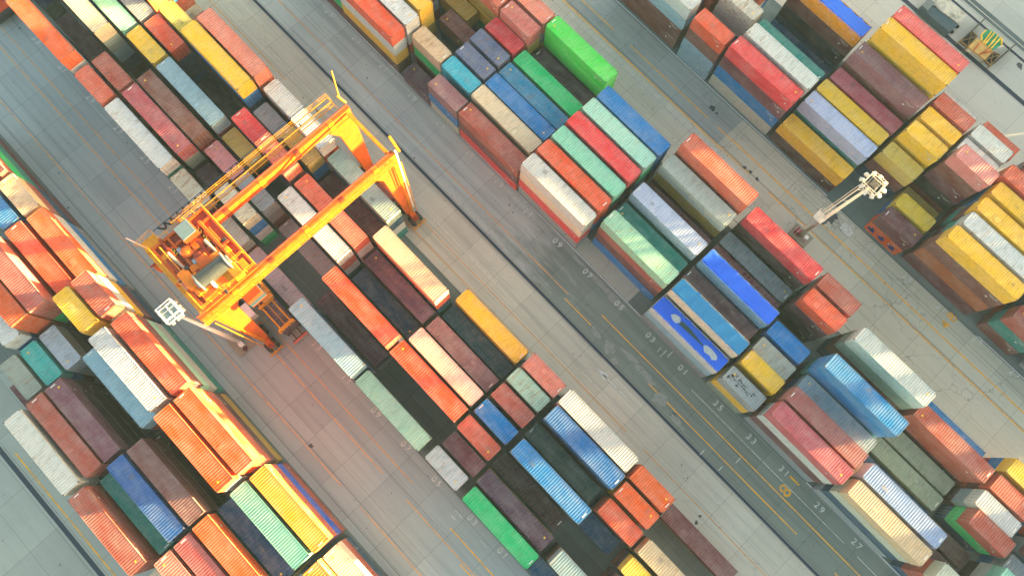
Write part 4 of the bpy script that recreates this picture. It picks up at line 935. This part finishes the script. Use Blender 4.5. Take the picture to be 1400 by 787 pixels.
# festoon cable under the walkway
m = MB(); k = -2.0
m.tube(L3(-45.0, -13, TOP - 1.1), L3(-45.0, 11.2, TOP - 1.1), .05, n=6)
while k < 10.6:
    for j in range(6):
        a0_, a1_ = j / 6, (j + 1) / 6
        m.tube(L3(-45.0, k + .9 * a0_, TOP - 1.2 - 1.3 * math.sin(math.pi * a0_)), L3(-45.0, k + .9 * a1_, TOP - 1.2 - 1.3 * math.sin(math.pi * a1_)), .07 if k < 8 else .13, n=6)
    k += .9
cpart(m, 'festoon_cable', flat('cable_navy', (20, 52, 70), .5))
m = MB(); m.tube(L3(-42.2, VR - .3, TOP), L3(-44.6, VR - 1.6, TOP + 2.2), .09, n=6); m.tube(L3(-41.6, VR - .6, TOP - .2), L3(-42.4, VR - .2, TOP + .9), .16, n=8); cpart(m, 'antenna_boom', YEL)
# trolley with its machinery deck
ZT = TOP + .45
tr0, tr1, tv0, tv1 = -42.5, -33.0, 5.0, 12.5
def T3(u, v, h): return L3(u, v, ZT + h)
m = MB()
m.box(tr0 - OX, tr1 - OX, -tv1 - OY, -tv0 - OY, ZT - .05, ZT + .05)
dck = cpart(m, 'trolley_deck', DORANGE)
m = MB()
for v_ in (tv0 + .15, 7.6, 10.3, tv1 - .15): m.beam(T3(tr0, v_, .2), T3(tr1, v_, .2), .3, .32)
for u_ in (tr0 + .15, GU, GL, tr1 - .15): m.beam(T3(u_, tv0, .19), T3(u_, tv1, .19), .32, .3)
cpart(m, 'trolley_frame', ORANGE, dck)
m = MB()
uc, vc = at(291, 371, ZT + 1.2)
m.tube(T3(uc, vc - 1.75, 1.2), T3(uc, vc + 1.75, 1.2), .95, n=28)
for j in range(26): m.tube(T3(uc, vc - 1.7 + j * .136, 1.2), T3(uc, vc - 1.7 + j * .136 + .06, 1.2), .985, n=28)
dr = cpart(m, 'rope_drum', flat('greased_steel', (88, 92, 90), .35, .4, .6, 2.5), dck)
m = MB()
for s in (-1, 1): m.tube(T3(uc, vc + s * 1.8, 1.2), T3(uc, vc + s * 1.95, 1.2), 1.15, n=28); m.box(uc - OX - .5, uc - OX + .5, -(vc + s * 2.15) - OY - .1, -(vc + s * 2.15) - OY + .1, ZT, ZT + 1.3)
cpart(m, 'drum_flange', GREYST, dr)
def bx(px, py, du, dv, h0, h1, name, mat, bv=.06):
    u_, v_ = at(px, py, ZT + h1); m = MB(); m.box(u_ - OX - du / 2, u_ - OX + du / 2, -v_ - OY - dv / 2, -v_ - OY + dv / 2, ZT + h0, ZT + h1); return cpart(m, name, mat, dck, bevel=bv)
LORG = crane_paint('motor_orange', (240, 128, 16))
bx(256, 381, 2.6, 1.25, .1, 1.2, 'hoist_motor', LORG, .2); bx(274, 383, 2.4, 1.2, .1, 1.3, 'hoist_motor', LORG, .2); bx(243, 366, 3.4, 1.0, .1, .8, 'gearbox', DORANGE, .1)
bx(281, 359, 2.2, 1.3, .1, 1.2, 'gearbox', ORANGE, .1); bx(277, 348, 2.0, 1.7, .1, .7, 'brake_housing', DORANGE, .1); bx(302, 336, 5.4, .9, .1, .5, 'cable_tray', ORANGE, .04)
bx(268, 366, 1.2, 1.3, .1, .8, 'brake_housing', LORG, .1); bx(290, 353, 1.0, 2.2, .1, .9, 'gearbox', LORG, .1); bx(300, 380, 1.3, 1.0, .1, .6, 'brake_housing', LORG, .1)
bx(292, 393, 1.0, 3.2, .1, .7, 'cable_tray', ORANGE, .05); bx(321, 370, 2.0, 1.2, .1, .9, 'gearbox', LORG, .1); bx(307, 352, 1.6, .7, .1, .5, 'junction_box', DORANGE, .05); bx(262, 349, 1.5, 1.1, .1, .35, 'junction_box', DORANGE, .05)
bx(285, 340, .7, 1.2, .1, .6, 'junction_box', ORANGE, .05); bx(248, 384, .8, .8, .1, .6, 'junction_box', flat('pinkish_box', (206, 132, 110), .6), .04); bx(254, 391, .8, .8, .1, .5, 'junction_box', flat('pinkish_box', (206, 132, 110), .6), .04)
bx(280, 391, 2.0, 1.6, .1, .2, 'floor_hatch', flat('pink_floor', (200, 120, 96), .7), .01)
for k_, (px, py, du, dv, h0, h1, nm_, mt_) in enumerate((
    (263, 322, 5.6, .35, .05, .75, 'deck_beam', DORANGE), (296, 330, 6.6, .35, .05, .85, 'deck_beam', ORANGE), (241, 353, 6.4, .3, .05, .7, 'deck_beam', DORANGE), (312, 348, 5.2, .3, .05, .8, 'deck_beam', DORANGE),
    (285, 350, .3, 5.6, .05, .6, 'deck_beam', DORANGE), (262, 372, .3, 4.4, .05, .6, 'deck_beam', ORANGE), (302, 366, .3, 3.0, .05, .7, 'deck_beam', DORANGE),
    (272, 352, 1.1, .9, .1, 1.1, 'gearbox', DORANGE), (288, 336, .9, .8, .1, .5, 'junction_box', DARK), (266, 357, .6, .5, .1, .9, 'junction_box', GREYST), (298, 345, 1.4, .5, .1, .8, 'brake_housing', LORG),
    (236, 360, 1.6, 1.3, .1, .45, 'brake_housing', ORANGE), (230, 350, .9, 1.4, .1, .5, 'junction_box', YEL), (262, 392, 2.6, .7, .1, .5, 'cable_tray', DORANGE), (270, 397, 1.2, .7, .1, .9, 'gearbox', LORG), (318, 358, .7, .7, .1, .7, 'junction_box', WHITEP),
    (310, 340, .5, .5, .1, 1.0, 'junction_box', YEL), (304, 329, .4, .9, .1, .5, 'junction_box', DARK), (283, 329, .5, .5, .1, .7, 'junction_box', YEL), (246, 343, .9, .5, .1, .6, 'junction_box', GREYST), (288, 384, 1.5, .35, .1, 1.5, 'junction_box', WHITEP),
    (300, 388, 2.8, .3, .1, .5, 'cable_tray', DARK), (312, 372, .4, 2.0, .1, .5, 'cable_tray', DARK), (254, 366, .4, .4, .1, 1.3, 'junction_box', DARK), (272, 372, .9, .5, .1, 1.4, 'brake_housing', DORANGE), (278, 396, .8, .5, .1, .8, 'junction_box', LORG))):
    bx(px, py, du, dv, h0, h1, nm_, mt_, .04)
rb = bx(252, 314, 2.0, 1.9, .0, 1.9, 'electrical_house', DORANGE, .03)
bx(252, 314, 1.85, 1.75, 1.9, 2.0, 'house_roof', flat('pale_roof', (96, 116, 124), .5), .02)
for px, py in ((268, 334), (255, 343)):
    u_, v_ = at(px, py, ZT + .8); m = MB(); m.tube(T3(u_, v_, .05), T3(u_, v_, .7), .72, n=24); f_ = cpart(m, 'cooling_fan', ORANGE, dck)
    m = MB(); m.tube(T3(u_, v_, .7), T3(u_, v_, .74), .5, .2, n=24); cpart(m, 'fan_hub', LORG, f_)
for (a, b_) in (((229, 346), (257, 371)), ((279, 328), (296, 344))):
    ua, va = at(*a, ZT + .9); ub, vb_ = at(*b_, ZT + .9); m = MB(); m.tube(T3(ua, va, .8), T3(ub, vb_, .8), .15, n=10); m.tube(T3(ua, va, .8), T3(*((ua + ub) / 2, (va + vb_) / 2), .8), .2, n=10); cpart(m, 'damper_rod', flat('pale_rod', (160, 142, 128), .4), dck)
HZ, nt_, b__ = newmat('hazard_stripes', .5)
tc_ = N(nt_, 'ShaderNodeTexCoord'); wv = N(nt_, 'ShaderNodeTexWave', wave_type='BANDS', bands_direction='DIAGONAL'); wv.inputs['Scale'].default_value = 1.3
nt_.links.new(tc_.outputs['Object'], wv.inputs['Vector']); nt_.links.new(ramp(nt_, wv.outputs['Fac'], .49, .51, (.03, .03, .03, 1), (.8, .55, .02, 1)), b__.inputs['Base Color'])
for px, py in ((270, 316), (284, 323), (257, 325), (236, 346), (249, 385), (313, 381)):
    bx(px, py, .9, .8, .34, .38, 'hazard_panel', HZ, 0)
m = MB()
z_ = .36
rail(m, [T3(tr0, tv0, z_), T3(tr1, tv0, z_), T3(tr1, tv1, z_), T3(tr0, tv1, z_), T3(tr0, tv0, z_)], step=1.1)
rail(m, [T3(tr0 + 1.0, tv1 - 1.0, z_), T3(tr1 - 1, tv1 - 1.0, z_)], step=1.1); rail(m, [T3(-35.0, 5.2, z_), T3(-35.0, 9.6, z_), T3(-33.4, 9.6, z_)], step=1.1)
rail(m, [T3(tr0, tv1, z_), T3(tr0 - 1.2, tv1 + .9, z_), T3(tr0 - 1.4, tv1 - 1.4, z_), T3(tr0, tv1 - 1.6, z_)], step=1.0)
cpart(m, 'trolley_handrail', YEL, dck)
m = MB(); m.beam(T3(tr0 - 1.3, tv1 - .4, .25), T3(tr0 + .2, tv1 - .4, .25), 1.9, .1); m.beam(T3(tr0 - .2, tv1 + .35, .1), T3(tr1, tv1 + .35, .1), .6, .06); m.beam(T3(-34, 5.6, .5), T3(-34, 8.8, .5), 1.2, .08); cpart(m, 'trolley_walkway', YEL, dck)
m = MB(); m.tube(T3(tr0 - .3, tv1 + .2, .6), T3(tr0 - 2.6, tv1 + 1.1, .9), .07, n=6); cpart(m, 'sensor_pole', flat('red_white_pole', (232, 190, 170), .5), dck)
m = MB(); m.box(-33.3 - OX, -31.2 - OX, -8.9 - OY, -6.8 - OY, TOP - 4.2, TOP - 1.9); cb = cpart(m, 'operator_cab', DORANGE, bevel=.05)
m = MB(); m.box(-33.34 - OX, -31.16 - OX, -8.94 - OY, -6.76 - OY, TOP - 3.8, TOP - 2.7); cpart(m, 'cab_window', flat('cab_glass', (40, 60, 70), .1), cb)
# hoist ropes, headblock and spreader over the truck lane
LV_ = at(394, 446, 4.2)[1]
hu, hv = at(351, 392, 8.0)
m = MB(); m.box(hu - OX - 2.1, hu - OX + 1.5, -hv - OY - .95, -hv - OY + .95, 7.2, 7.8); m.box(hu - OX + .6, hu - OX + 2.2, -hv - OY - .8, -hv - OY + .8, 6.9, 7.5); hb = cpart(m, 'headblock', flat('worn_orange', (176, 116, 40), .6, 0, .6, 1.2), bevel=.06)
m = MB(); m.tube((hu - OX - .1, -hv - OY, 7.8), (hu - OX - .1, -hv - OY, 8.2), .85, n=24); rl = cpart(m, 'cable_basket', DARK, hb)
m = MB()
for j in range(20):
    a0_ = 2 * math.pi * j / 20; a1_ = 2 * math.pi * (j + 1) / 20
    m.tube((hu - OX - .1 + .9 * math.cos(a0_), -hv - OY + .9 * math.sin(a0_), 8.25), (hu - OX - .1 + .9 * math.cos(a1_), -hv - OY + .9 * math.sin(a1_), 8.25), .06, n=5)
    if j % 2 == 0: m.tube((hu - OX - .1 + .9 * math.cos(a0_), -hv - OY + .9 * math.sin(a0_), 8.25), (hu - OX - .1, -hv - OY, 8.1), .03, n=4)
cpart(m, 'basket_rim', YEL, rl)
m = MB()
for su in (-1, 1):
    for sv in (-1, 1):
        m.tube((hu - OX + su * 1.1, -hv - OY + sv * .8, 7.8), L3(-37.4 + su * 3.4, 9.0 - sv * 2.6, TOP - .5), .04, n=5); m.tube((hu - OX + su * 1.0, -hv - OY + sv * .7, 7.8), L3(-37.2 + su * 1.4, 9.2 - sv * 1.9, TOP - .5), .035, n=5)
cpart(m, 'hoist_rope', YEL)
sz = 5.35
ca, cb2 = at(362, 416, sz), at(391, 445, sz)
su0, su1 = hu - 1.5, cb2[0]
m = MB()
for dv in (-.85, .85): m.beam(L3(su0, LV_ + dv, sz), L3(su1, LV_ + dv, sz), .22, .28)
m.beam(L3(su0, LV_, sz), L3(su1, LV_, sz), .1, .12)
for u_ in (ca[0], su1): m.beam(L3(u_, LV_ - 1.2, sz + .05), L3(u_, LV_ + 1.2, sz + .05), .42, .36)
sp = cpart(m, 'spreader', YEL, bevel=.02)
m = MB()
for dv in (-1, -.5, 0, .5, 1): m.tube(L3(su1 + .3, LV_ + dv, sz + .1), L3(su1 + .3, LV_ + dv + .18, sz + .1), .12, n=8)
for s in (-1, 1): m.box(*(su1 - OX - .1, su1 - OX + .3, -LV_ - OY + s * 1.22 - .1, -LV_ - OY + s * 1.22 + .1, sz - .5, sz + .2))
cpart(m, 'corner_guide', YEL, sp)
m = MB(); m.box(hu - OX - 1.0, hu - OX + 1.0, -LV_ - OY - .7, -LV_ - OY + .7, sz + .15, 6.9); cpart(m, 'spreader_neck', DARK, sp)

# ------------------------------------------------------------------ truck with a container under the hook
ZC = 1.45; cu = at(395, 446.5, ZC + 2.6)[0] - 6.1
rr = random.Random(5)
cont = container('TRK', 40, cu, LV_, ZC, 2.59, 'darkpurple', 'TRK:1', rr, 'dark purple long container on the trailer under the crane spreader', 'containers being moved')
ch = empty('container_trailer', W(cu, LV_, 0), 'dark trailer carrying the purple container in the lane under the crane', 'trailer')
m = MB()
for s in (-.5, .5): m.box(-6.4, 7.6, s - .09, s + .09, 1.05, 1.35)
for x in (-6, -3, 0, 3, 6, 7.4): m.box(x - .1, x + .1, -1.2, 1.2, 1.25, 1.42)
m.build('chassis', flat('trailer_steel', (92, 66, 60), .6), ch)
m = MB(); m.box(7.5, 7.7, -1.22, 1.22, 1.0, 1.5); m.build('rear_bumper', flat('red_white_bar', (196, 110, 100), .5), ch)
for x in (4.2, 5.5):
    for s in (-1, 1):
        m = MB(); m.tube((x, s * .75, .52), (x, s * 1.2, .52), .52, n=18); m.build('wheel', BLACK, ch)
tk = empty('yard_truck', W(cu - 8.1, LV_, 0), 'dark red yard truck pulling the trailer beside the crane machinery deck', 'truck')
RED = flat('truck_red', (150, 50, 46), .4)
m = MB(); m.box(-1.8, 2.6, -.5, .5, .7, 1.05); m.build('chassis', DARK, tk)
m = MB(); m.box(-1.9, -.1, -1.15, 1.15, .8, 2.9); cbb = m.build('cab', RED, tk, bevel=.12)
m = MB(); m.box(-1.93, -1.6, -1.0, 1.0, 1.9, 2.6); m.box(-1.4, -.5, -1.17, 1.17, 1.9, 2.6); m.build('window', flat('truck_glass', (30, 44, 52), .1), cbb)
m = MB(); m.box(-.05, .5, -1.0, .2, 1.0, 2.5); m.tube((.2, .7, 1.0), (.2, .7, 3.1), .1); m.build('engine_cover', DARK, tk)
for x in (-1.2, 1.6):
    for s in (-1, 1):
        m = MB(); m.tube((x, s * .75, .52), (x, s * 1.15, .52), .52, n=18); m.build('wheel', BLACK, tk)

# ------------------------------------------------------------------ lighting masts
mu, mv = at(330, 468)
ms = empty('lighting_mast', W(mu, mv), 'white tubular lighting mast on a square pad beside the crane', 'lighting mast', 'lighting masts')
m = MB(); m.box(-1.6, 1.6, -1.35, 1.35, 0, .35); m.build('base_pad', concrete('pad_concrete', (150, 140, 124), .7, 9, 9), ms, bevel=.04)
m = MB(); m.tube((0, 0, .3), (0, 0, 24), .34, .15, n=14); pl_ = m.build('pole', WHITEP, ms)
for p in pl_.data.polygons: p.use_smooth = len(p.vertices) == 4
m = MB(); m.box(.25, .85, -.35, .35, .35, 1.5); m.build('control_box', WHITEP, ms, bevel=.03)
m = MB(); m.box(-.4, .4, -.4, .4, .35, 1.0); m.build('pole_flange', GREYST, ms)
m = MB(); a = .95
for s in (-1, 1):
    m.beam((s * a, -a, 24), (s * a, a, 24), .12, .12); m.beam((-a, s * a, 24), (a, s * a, 24), .12, .12)
    m.beam((s * .4, -a, 24), (s * .4, a, 24), .06, .08)
    m.beam((s * a * .98, -a * .98, 24.9), (s * a * .98, a * .98, 24.9), .06, .06); m.beam((-a * .98, s * a * .98, 24.9), (a * .98, s * a * .98, 24.9), .06, .06)
    for t in (-1, 1): m.tube((s * a, t * a, 24), (s * a, t * a, 24.9), .04, n=6)
m.beam((-a, 0, 24), (a, 0, 24), .12, .12)
hd = m.build('head_frame', WHITEP, ms)
m = MB(); m.box(-a + .15, a - .15, -a + .15, a - .15, 23.9, 23.93); m.build('platform_mesh', flat('mesh_grey', (120, 140, 146), .5, .3, .6, 4), hd)
for s in (-1, 1):
    for t in (-.6, .1, .65):
        m = MB(); m.box(t - .18, t + .18, s * 1.12 - .12, s * 1.12 + .12, 23.6, 23.95); m.build('floodlight', GREYST, hd, bevel=.03)
        m = MB(); m.box(s * 1.12 - .12, s * 1.12 + .12, t - .18, t + .18, 23.6, 23.95); m.build('floodlight', GREYST, hd, bevel=.03)
su_, sv_ = at(337, 477)
m = MB(); rr = random.Random(2)
for i in range(60):
    a_ = rr.uniform(0, 6.28); r_ = rr.uniform(0, .35); z_ = rr.uniform(.05, .45); x, y = r_ * math.cos(a_), r_ * math.sin(a_); q_ = .12
    m.add([(x - q_, y, z_), (x, y - q_, z_ + .08), (x + q_, y, z_ + .02), (x, y + q_, z_ + .1)], [(0, 1, 2, 3)])
o = m.build('bush', flat('plum_leaves', (96, 50, 70), .7)); o.location = W(su_, sv_, .33); tag(o, 'small dark purple bush at the foot of the white mast', 'bush')

mu, mv = at(1093, 322)
ms = empty('lighting_mast', W(mu, mv), 'cream lighting mast with a ladder and square floodlight head, right lane', 'lighting mast', 'lighting masts', )
CREAM = flat('cream_paint', (206, 198, 184), .5, 0, .3, 3, (.3, .26, .2))
m = MB(); m.box(-1.5, 1.7, -1.1, 1.1, 0, .35); m.build('base_pad', concrete('pad_concrete', (150, 140, 124), .7, 9, 9), ms, bevel=.04)
m = MB(); m.tube((0, 0, .3), (0, 0, 21.6), .32, .16, n=12); pl_ = m.build('pole', CREAM, ms)
for p in pl_.data.polygons: p.use_smooth = len(p.vertices) == 4
m = MB(); m.box(-1.0, -.2, -.5, .3, .35, 1.3); m.build('control_box', flat('maroon_box', (140, 44, 60), .5), ms, bevel=.04)
m = MB(); m.box(.5, 1.1, -.3, .3, .35, 1.2); m.build('control_box', WHITEP, ms, bevel=.04)
m = MB()
for y in (-.85, -.55): m.tube((-.75, y, 1.0), (-.75, y, 22), .045, n=6)
z_ = 1.2
while z_ < 21.8: m.tube((-.75, -.85, z_), (-.75, -.55, z_), .025, n=5); z_ += .4
for z_ in (4, 8, 12, 16, 20): m.beam((0, 0, z_), (-.75, -.7, z_), .06, .06)
m.build('ladder', CREAM, ms)
m = MB()
for x in (-1.15, -.35): m.tube((x, -1.25, 8), (x, -1.25, 22), .035, n=5)
m.build('safety_cage', CREAM, ms)
def platform(z, a, parent, name):
    m = MB()
    for s in (-1, 1):
        for dz in (0, .55, 1.05): m.beam((s * a, -a, z + dz), (s * a, a, z + dz), .1 if dz == 0 else .06, .12 if dz == 0 else .06); m.beam((-a, s * a, z + dz), (a, s * a, z + dz), .1 if dz == 0 else .06, .12 if dz == 0 else .06)
        for t in (-1, -.33, .33, 1): m.tube((s * a, t * a, z), (s * a, t * a, z + 1.05), .035, n=5); m.tube((t * a, s * a, z), (t * a, s * a, z + 1.05), .035, n=5)
    for t in (-.6, -.2, .2, .6): m.beam((t * a, -a, z), (t * a, a, z), .07, .07)
    return m.build(name, CREAM, parent)
m = MB(); m.box(-1.35, .1, -1.3, .1, 9.0, 9.08); m.build('rest_platform', CREAM, ms)
m = MB(); rail(m, [(-1.35, -1.3, 9.08), (.1, -1.3, 9.08), (.1, .1, 9.08), (-1.35, .1, 9.08), (-1.35, -1.3, 9.08)], step=.7); m.build('platform_railing', CREAM, ms)
hd = platform(21.6, 1.05, ms, 'head_frame')
m = MB(); m.box(-.45, .45, -.45, .45, 21.7, 22.2); m.build('winch_box', DARK, hd, bevel=.03)
for k in range(10):
    a_ = 2 * math.pi * k / 10 + .3; x, y = 1.5 * math.cos(a_), 1.5 * math.sin(a_)
    m = MB(); m.beam((x * .72, y * .72, 22.0), (x * .86, y * .86, 21.9), .12, .12); m.beam((x * .84, y * .84, 22.0), (x * 1.12, y * 1.12, 21.7), .42, .34); m.build('floodlight', CREAM, hd, bevel=.03)

# ------------------------------------------------------------------ things beyond the far right block
def quad_thing(px, h): return [at(p[0], p[1], h) for p in px]
gm = empty('lifting_frame', W(*at(1343, 66)), 'tan and green lifting frame with cross-braced ends beside the quay track', 'lifting frame')
gu, gv = at(1343, 66); G3 = lambda px, py, h: (at(px, py, h)[0] - gu, -(at(px, py, h)[1] - gv), h)
S_ = 1056 / 110.0
def g(x, y, h): return G3(1290 + x / S_, 10 + y / S_, h)
m = MB()
def slab(m, pts, h, t):
    P = [g(x, y, h) for x, y in pts]; Q = [(p[0], p[1], p[2] - t) for p in P]; n = len(P)
    m.add(P + Q, [tuple(range(n)), tuple(range(n, 2 * n))[::-1]] + [(i, (i + 1) % n, n + (i + 1) % n, n + i) for i in range(n)])
slab(m, [(325, 520), (445, 405), (650, 575), (545, 690)], 2.2, .25); m.build('machine_cover', flat('tan_cover', (206, 160, 84), .6), gm)
m = MB(); slab(m, [(495, 370), (560, 305), (630, 300), (770, 420), (765, 490), (700, 535), (640, 560), (500, 445)], 2.0, .2); m.build('green_deck', flat('green_deck', (16, 158, 104), .5, 0, .4, 1), gm)
m = MB()
for a_, b_ in (((630, 320), (520, 470)), ((670, 335), (540, 490)), ((715, 370), (590, 520)), ((755, 400), (620, 545)), ((495, 370), (500, 445)), ((765, 410), (760, 495)), ((560, 300), (495, 365))):
    m.beam(g(*a_, 2.25), g(*b_, 2.25), .2, .2)
m.build('deck_beam', flat('yellow_beam', (240, 190, 60), .5), gm)
m = MB()
for a_, b_ in (((480, 460), (400, 570)), ((600, 540), (470, 630)), ((640, 580), (480, 610))): m.beam(g(*a_, 2.35), g(*b_, 2.35), .14, .12)
m.build('stay_rod', ORANGE, gm)
for q_ in ([(215, 445), (370, 320), (440, 385), (320, 520)], [(540, 690), (650, 590), (735, 625), (615, 770)]):
    m = MB(); P = [g(x, y, .9) for x, y in q_]
    for i in range(4): m.beam(P[i], P[(i + 1) % 4], .14, .2)
    m.beam(P[0], P[2], .12, .14); m.beam(P[1], P[3], .12, .14)
    for p in P: m.beam((p[0], p[1], 0), p, .14, .14)
    m.build('braced_frame', flat('brace_ochre', (150, 118, 66), .6), gm)
    m = MB(); slab(m, q_, .35, .3); m.build('base_tray', DARK, gm)
for a_, b_ in (((225, 445), (475, 210)), ((625, 765), (880, 540))):
    m = MB(); A_, B_ = g(*a_, .2), g(*b_, .2)
    m.beam((A_[0], A_[1], .8), (B_[0], B_[1], .8), .14, 1.5, .14, 1.5); m.build('end_panel', flat('dark_panel', (60, 52, 46), .6), gm)
wg = empty('goods_wagon', W(*at(1285, 26)), 'dark teal ribbed wagon parked along the quay track', 'wagon')
wu, wv = at(1285, 26, 1.5)
wu0, wv0 = at(1285, 26)
pA, pB, pC, pD = at(1258, 12, 1.5), at(1298, 45, 1.5), at(1311, 33, 1.5), at(1271, 0, 1.5)
def wagon(root, pts, name, mat, hgt, rib=0):
    bu, bv = -root.location.x, root.location.y
    P = [(p[0] + bu, -p[1] - root.location.y) for p in pts]; m = MB(); n = len(P)
    V = [(x, y, hgt) for x, y in P] + [(x, y, .3) for x, y in P]
    m.add(V, [tuple(range(n)), tuple(range(n, 2 * n))[::-1]] + [(i, (i + 1) % n, n + (i + 1) % n, n + i) for i in range(n)])
    if rib:
        for k in range(rib):
            t = (k + .5) / rib; a_ = Vector((*P[0], hgt + .03)).lerp(Vector((*P[1], hgt + .03)), t); b_ = Vector((*P[3], hgt + .03)).lerp(Vector((*P[2], hgt + .03)), t); m.beam(a_, b_, .12, .08)
    return m.build(name, mat, root)
wagon(wg, [pA, pB, pC, pD], 'wagon_body', flat('teal_dark', (66, 92, 98), .6, 0, .5, .8), 1.6, 14)
wagon(wg, [at(1256, 12, 1), at(1264, 19, 1), at(1274, 9, 1), at(1266, 2, 1)], 'wagon_hatch', flat('hatch_grey', (110, 118, 114), .6), 1.9)
m = MB()
for x in (-3.2, -1.6, 1.6, 2.8):
    for s in (-.7, .7): m.tube((x, s - .08, .35), (x, s + .08, .35), .34, n=14)
m.build('wheel', DARK, wg)
pw = empty('site_shed', W(*at(1300, 15)), 'low shed with peeling white roof beside the dark wagon', 'shed')
wagon(pw, [at(1272, 4, 1.8), at(1311, 33, 1.8), at(1322, 20, 1.8), at(1283, -12, 1.8)], 'shed_roof', flat('peeling_white', (206, 196, 172), .7, 0, 1.0, .55, (.06, .07, .065)), 1.8)
# reach stacker at the top left corner
rs = empty('reach_stacker', W(*at(2, 14)), 'orange red reach stacker cut off by the top left corner', 'reach stacker')
RS = flat('stacker_orange', (226, 74, 36), .45)
m = MB(); m.box(-4.5, 2.2, -1.5, 1.5, 1.2, 2.2); m.build('body', RS, rs, bevel=.15)
m = MB(); m.box(-1.2, .6, -.8, .8, 2.2, 3.9); cb_ = m.build('cab', RS, rs, bevel=.1)
m = MB(); m.box(-1.25, .65, -.6, .6, 2.8, 3.5); m.build('window', flat('stacker_glass', (30, 44, 52), .1), cb_)
m = MB(); m.beam((-4.0, .6, 3.6), (2.4, .6, 4.6), .8, .8); m.build('boom', RS, rs, bevel=.05)
m = MB(); m.box(2.0, 2.9, -1.9, 1.9, 1.0, 2.0); m.build('counterweight', DARK, rs, bevel=.1)
for x in (-3.2, 1.2):
    for s in (-1, 1): m = MB(); m.tube((x, s * 1.15, .85), (x, s * 2.0, .85), .85, n=20); m.build('wheel', BLACK, rs)
# ------------------------------------------------------------------ terminal boxes added outside the frame, heights set to cut the low sun into bands
SHW = flat('blocker_cladding', (150, 156, 158), .6, .2, .4, .3); SHR = flat('shed_roof', (120, 116, 110), .7, 0, .4, .3)  # finishes of the added sun-blocking boxes
def sun_blocker(segs, label):  # unseen grey boxes put up to shade the yard; windows are dressing
    A0 = 130.0; b_mid = (segs[0][0] + segs[-1][1]) / 2
    def PP(a, b): return (a * 0.564 + b * 0.826, a * 0.826 - b * 0.564)
    ox, oy = PP(A0 + 8, b_mid); root = empty('sun_blocker_box', (ox, oy, 0), label, 'blocker', 'terminal boxes added out of view')
    for b0, b1, h in segs:
        m = MB(); P = [PP(A0, b0 + .02), PP(A0, b1 - .02), PP(A0 + 16, b1 - .02), PP(A0 + 16, b0 + .02)]
        V = [(x - ox, y - oy, 0) for x, y in P] + [(x - ox, y - oy, h - .3) for x, y in P]
        m.add(V, [(0, 1, 5, 4), (1, 2, 6, 5), (2, 3, 7, 6), (3, 0, 4, 7), (0, 3, 2, 1), (4, 5, 6, 7)]); wl = m.build('wall', SHW, root)
        m = MB(); V = [(x - ox, y - oy, h - .296) for x, y in P] + [(x - ox, y - oy, h) for x, y in P]
        m.add(V, [(0, 1, 5, 4), (1, 2, 6, 5), (2, 3, 7, 6), (3, 0, 4, 7), (0, 3, 2, 1), (4, 5, 6, 7)]); m.build('roof', SHR, root)
        m = MB(); z = 3.0
        while z < h - 2:
            b = b0 + .8
            while b < b1 - 1.2:
                a_ = PP(A0 - .03, b); c_ = PP(A0 - .03, b + .9); m.add([(a_[0] - ox, a_[1] - oy, z), (c_[0] - ox, c_[1] - oy, z), (c_[0] - ox, c_[1] - oy, z + 1.2), (a_[0] - ox, a_[1] - oy, z + 1.2)], [(0, 1, 2, 3)]); b += 2.2
            z += 3.4
        if m.v: m.build('window', DARK, wl)
sun_blocker([(-82, -65.3, 21.5), (-65.2, -49, 30.5)], 'tallest grey box added to block the low sun, outside the picture')
sun_blocker([(-48.9, -34, 25.6), (-33.9, -28.7, 19.3)], 'tall grey box in two steps, added to block the low sun, outside the picture')
sun_blocker([(-28.6, -26.2, 20.5), (-26.1, -25.5, 17.0), (-25.4, -24.2, 25.0), (-24.1, -22.9, 17.0), (-22.8, -21.6, 24.0), (-21.5, -19.8, 17.0), (-19.7, -17.1, 19.8), (-17.0, -15.6, 28.0), (-15.5, -10.4, 19.6), (-10.3, -8.8, 26.0), (-8.7, -3.5, 19.6)], 'long grey box with thin towers, added to band the sunlight, outside the picture')
sun_blocker([(-3.4, -.7, 16.8), (-.6, 2.6, 22.0), (2.7, 4.6, 17.2), (4.7, 6.6, 19.3)], 'stepped grey box added to shape the sunlight, outside the picture')
sun_blocker([(6.7, 10.5, 13.2), (10.6, 13.6, 15.8), (13.7, 18.6, 13.2), (18.7, 46, 19.6)], 'low grey box with a taller end, added to shape the sunlight, outside the picture')
# ------------------------------------------------------------------ thin haze volume, added over the yard to soften the blacks
HZM = bpy.data.materials.new('haze'); HZM.use_nodes = True; hn = HZM.node_tree
for n_ in list(hn.nodes): hn.nodes.remove(n_)
ho = N(hn, 'ShaderNodeOutputMaterial'); hv = N(hn, 'ShaderNodeVolumePrincipled'); hv.inputs['Color'].default_value = (0.5, 0.75, 0.95, 1); hv.inputs['Density'].default_value = 0.0001
hn.links.new(hv.outputs[0], ho.inputs['Volume'])
m = MB(); m.box(-1600, 1600, -1600, 1600, -1, 112); o = m.build('haze', HZM); o['kind'] = 'stuff'; tag(o, 'thin added haze volume that softens the blacks over the yard', 'haze')
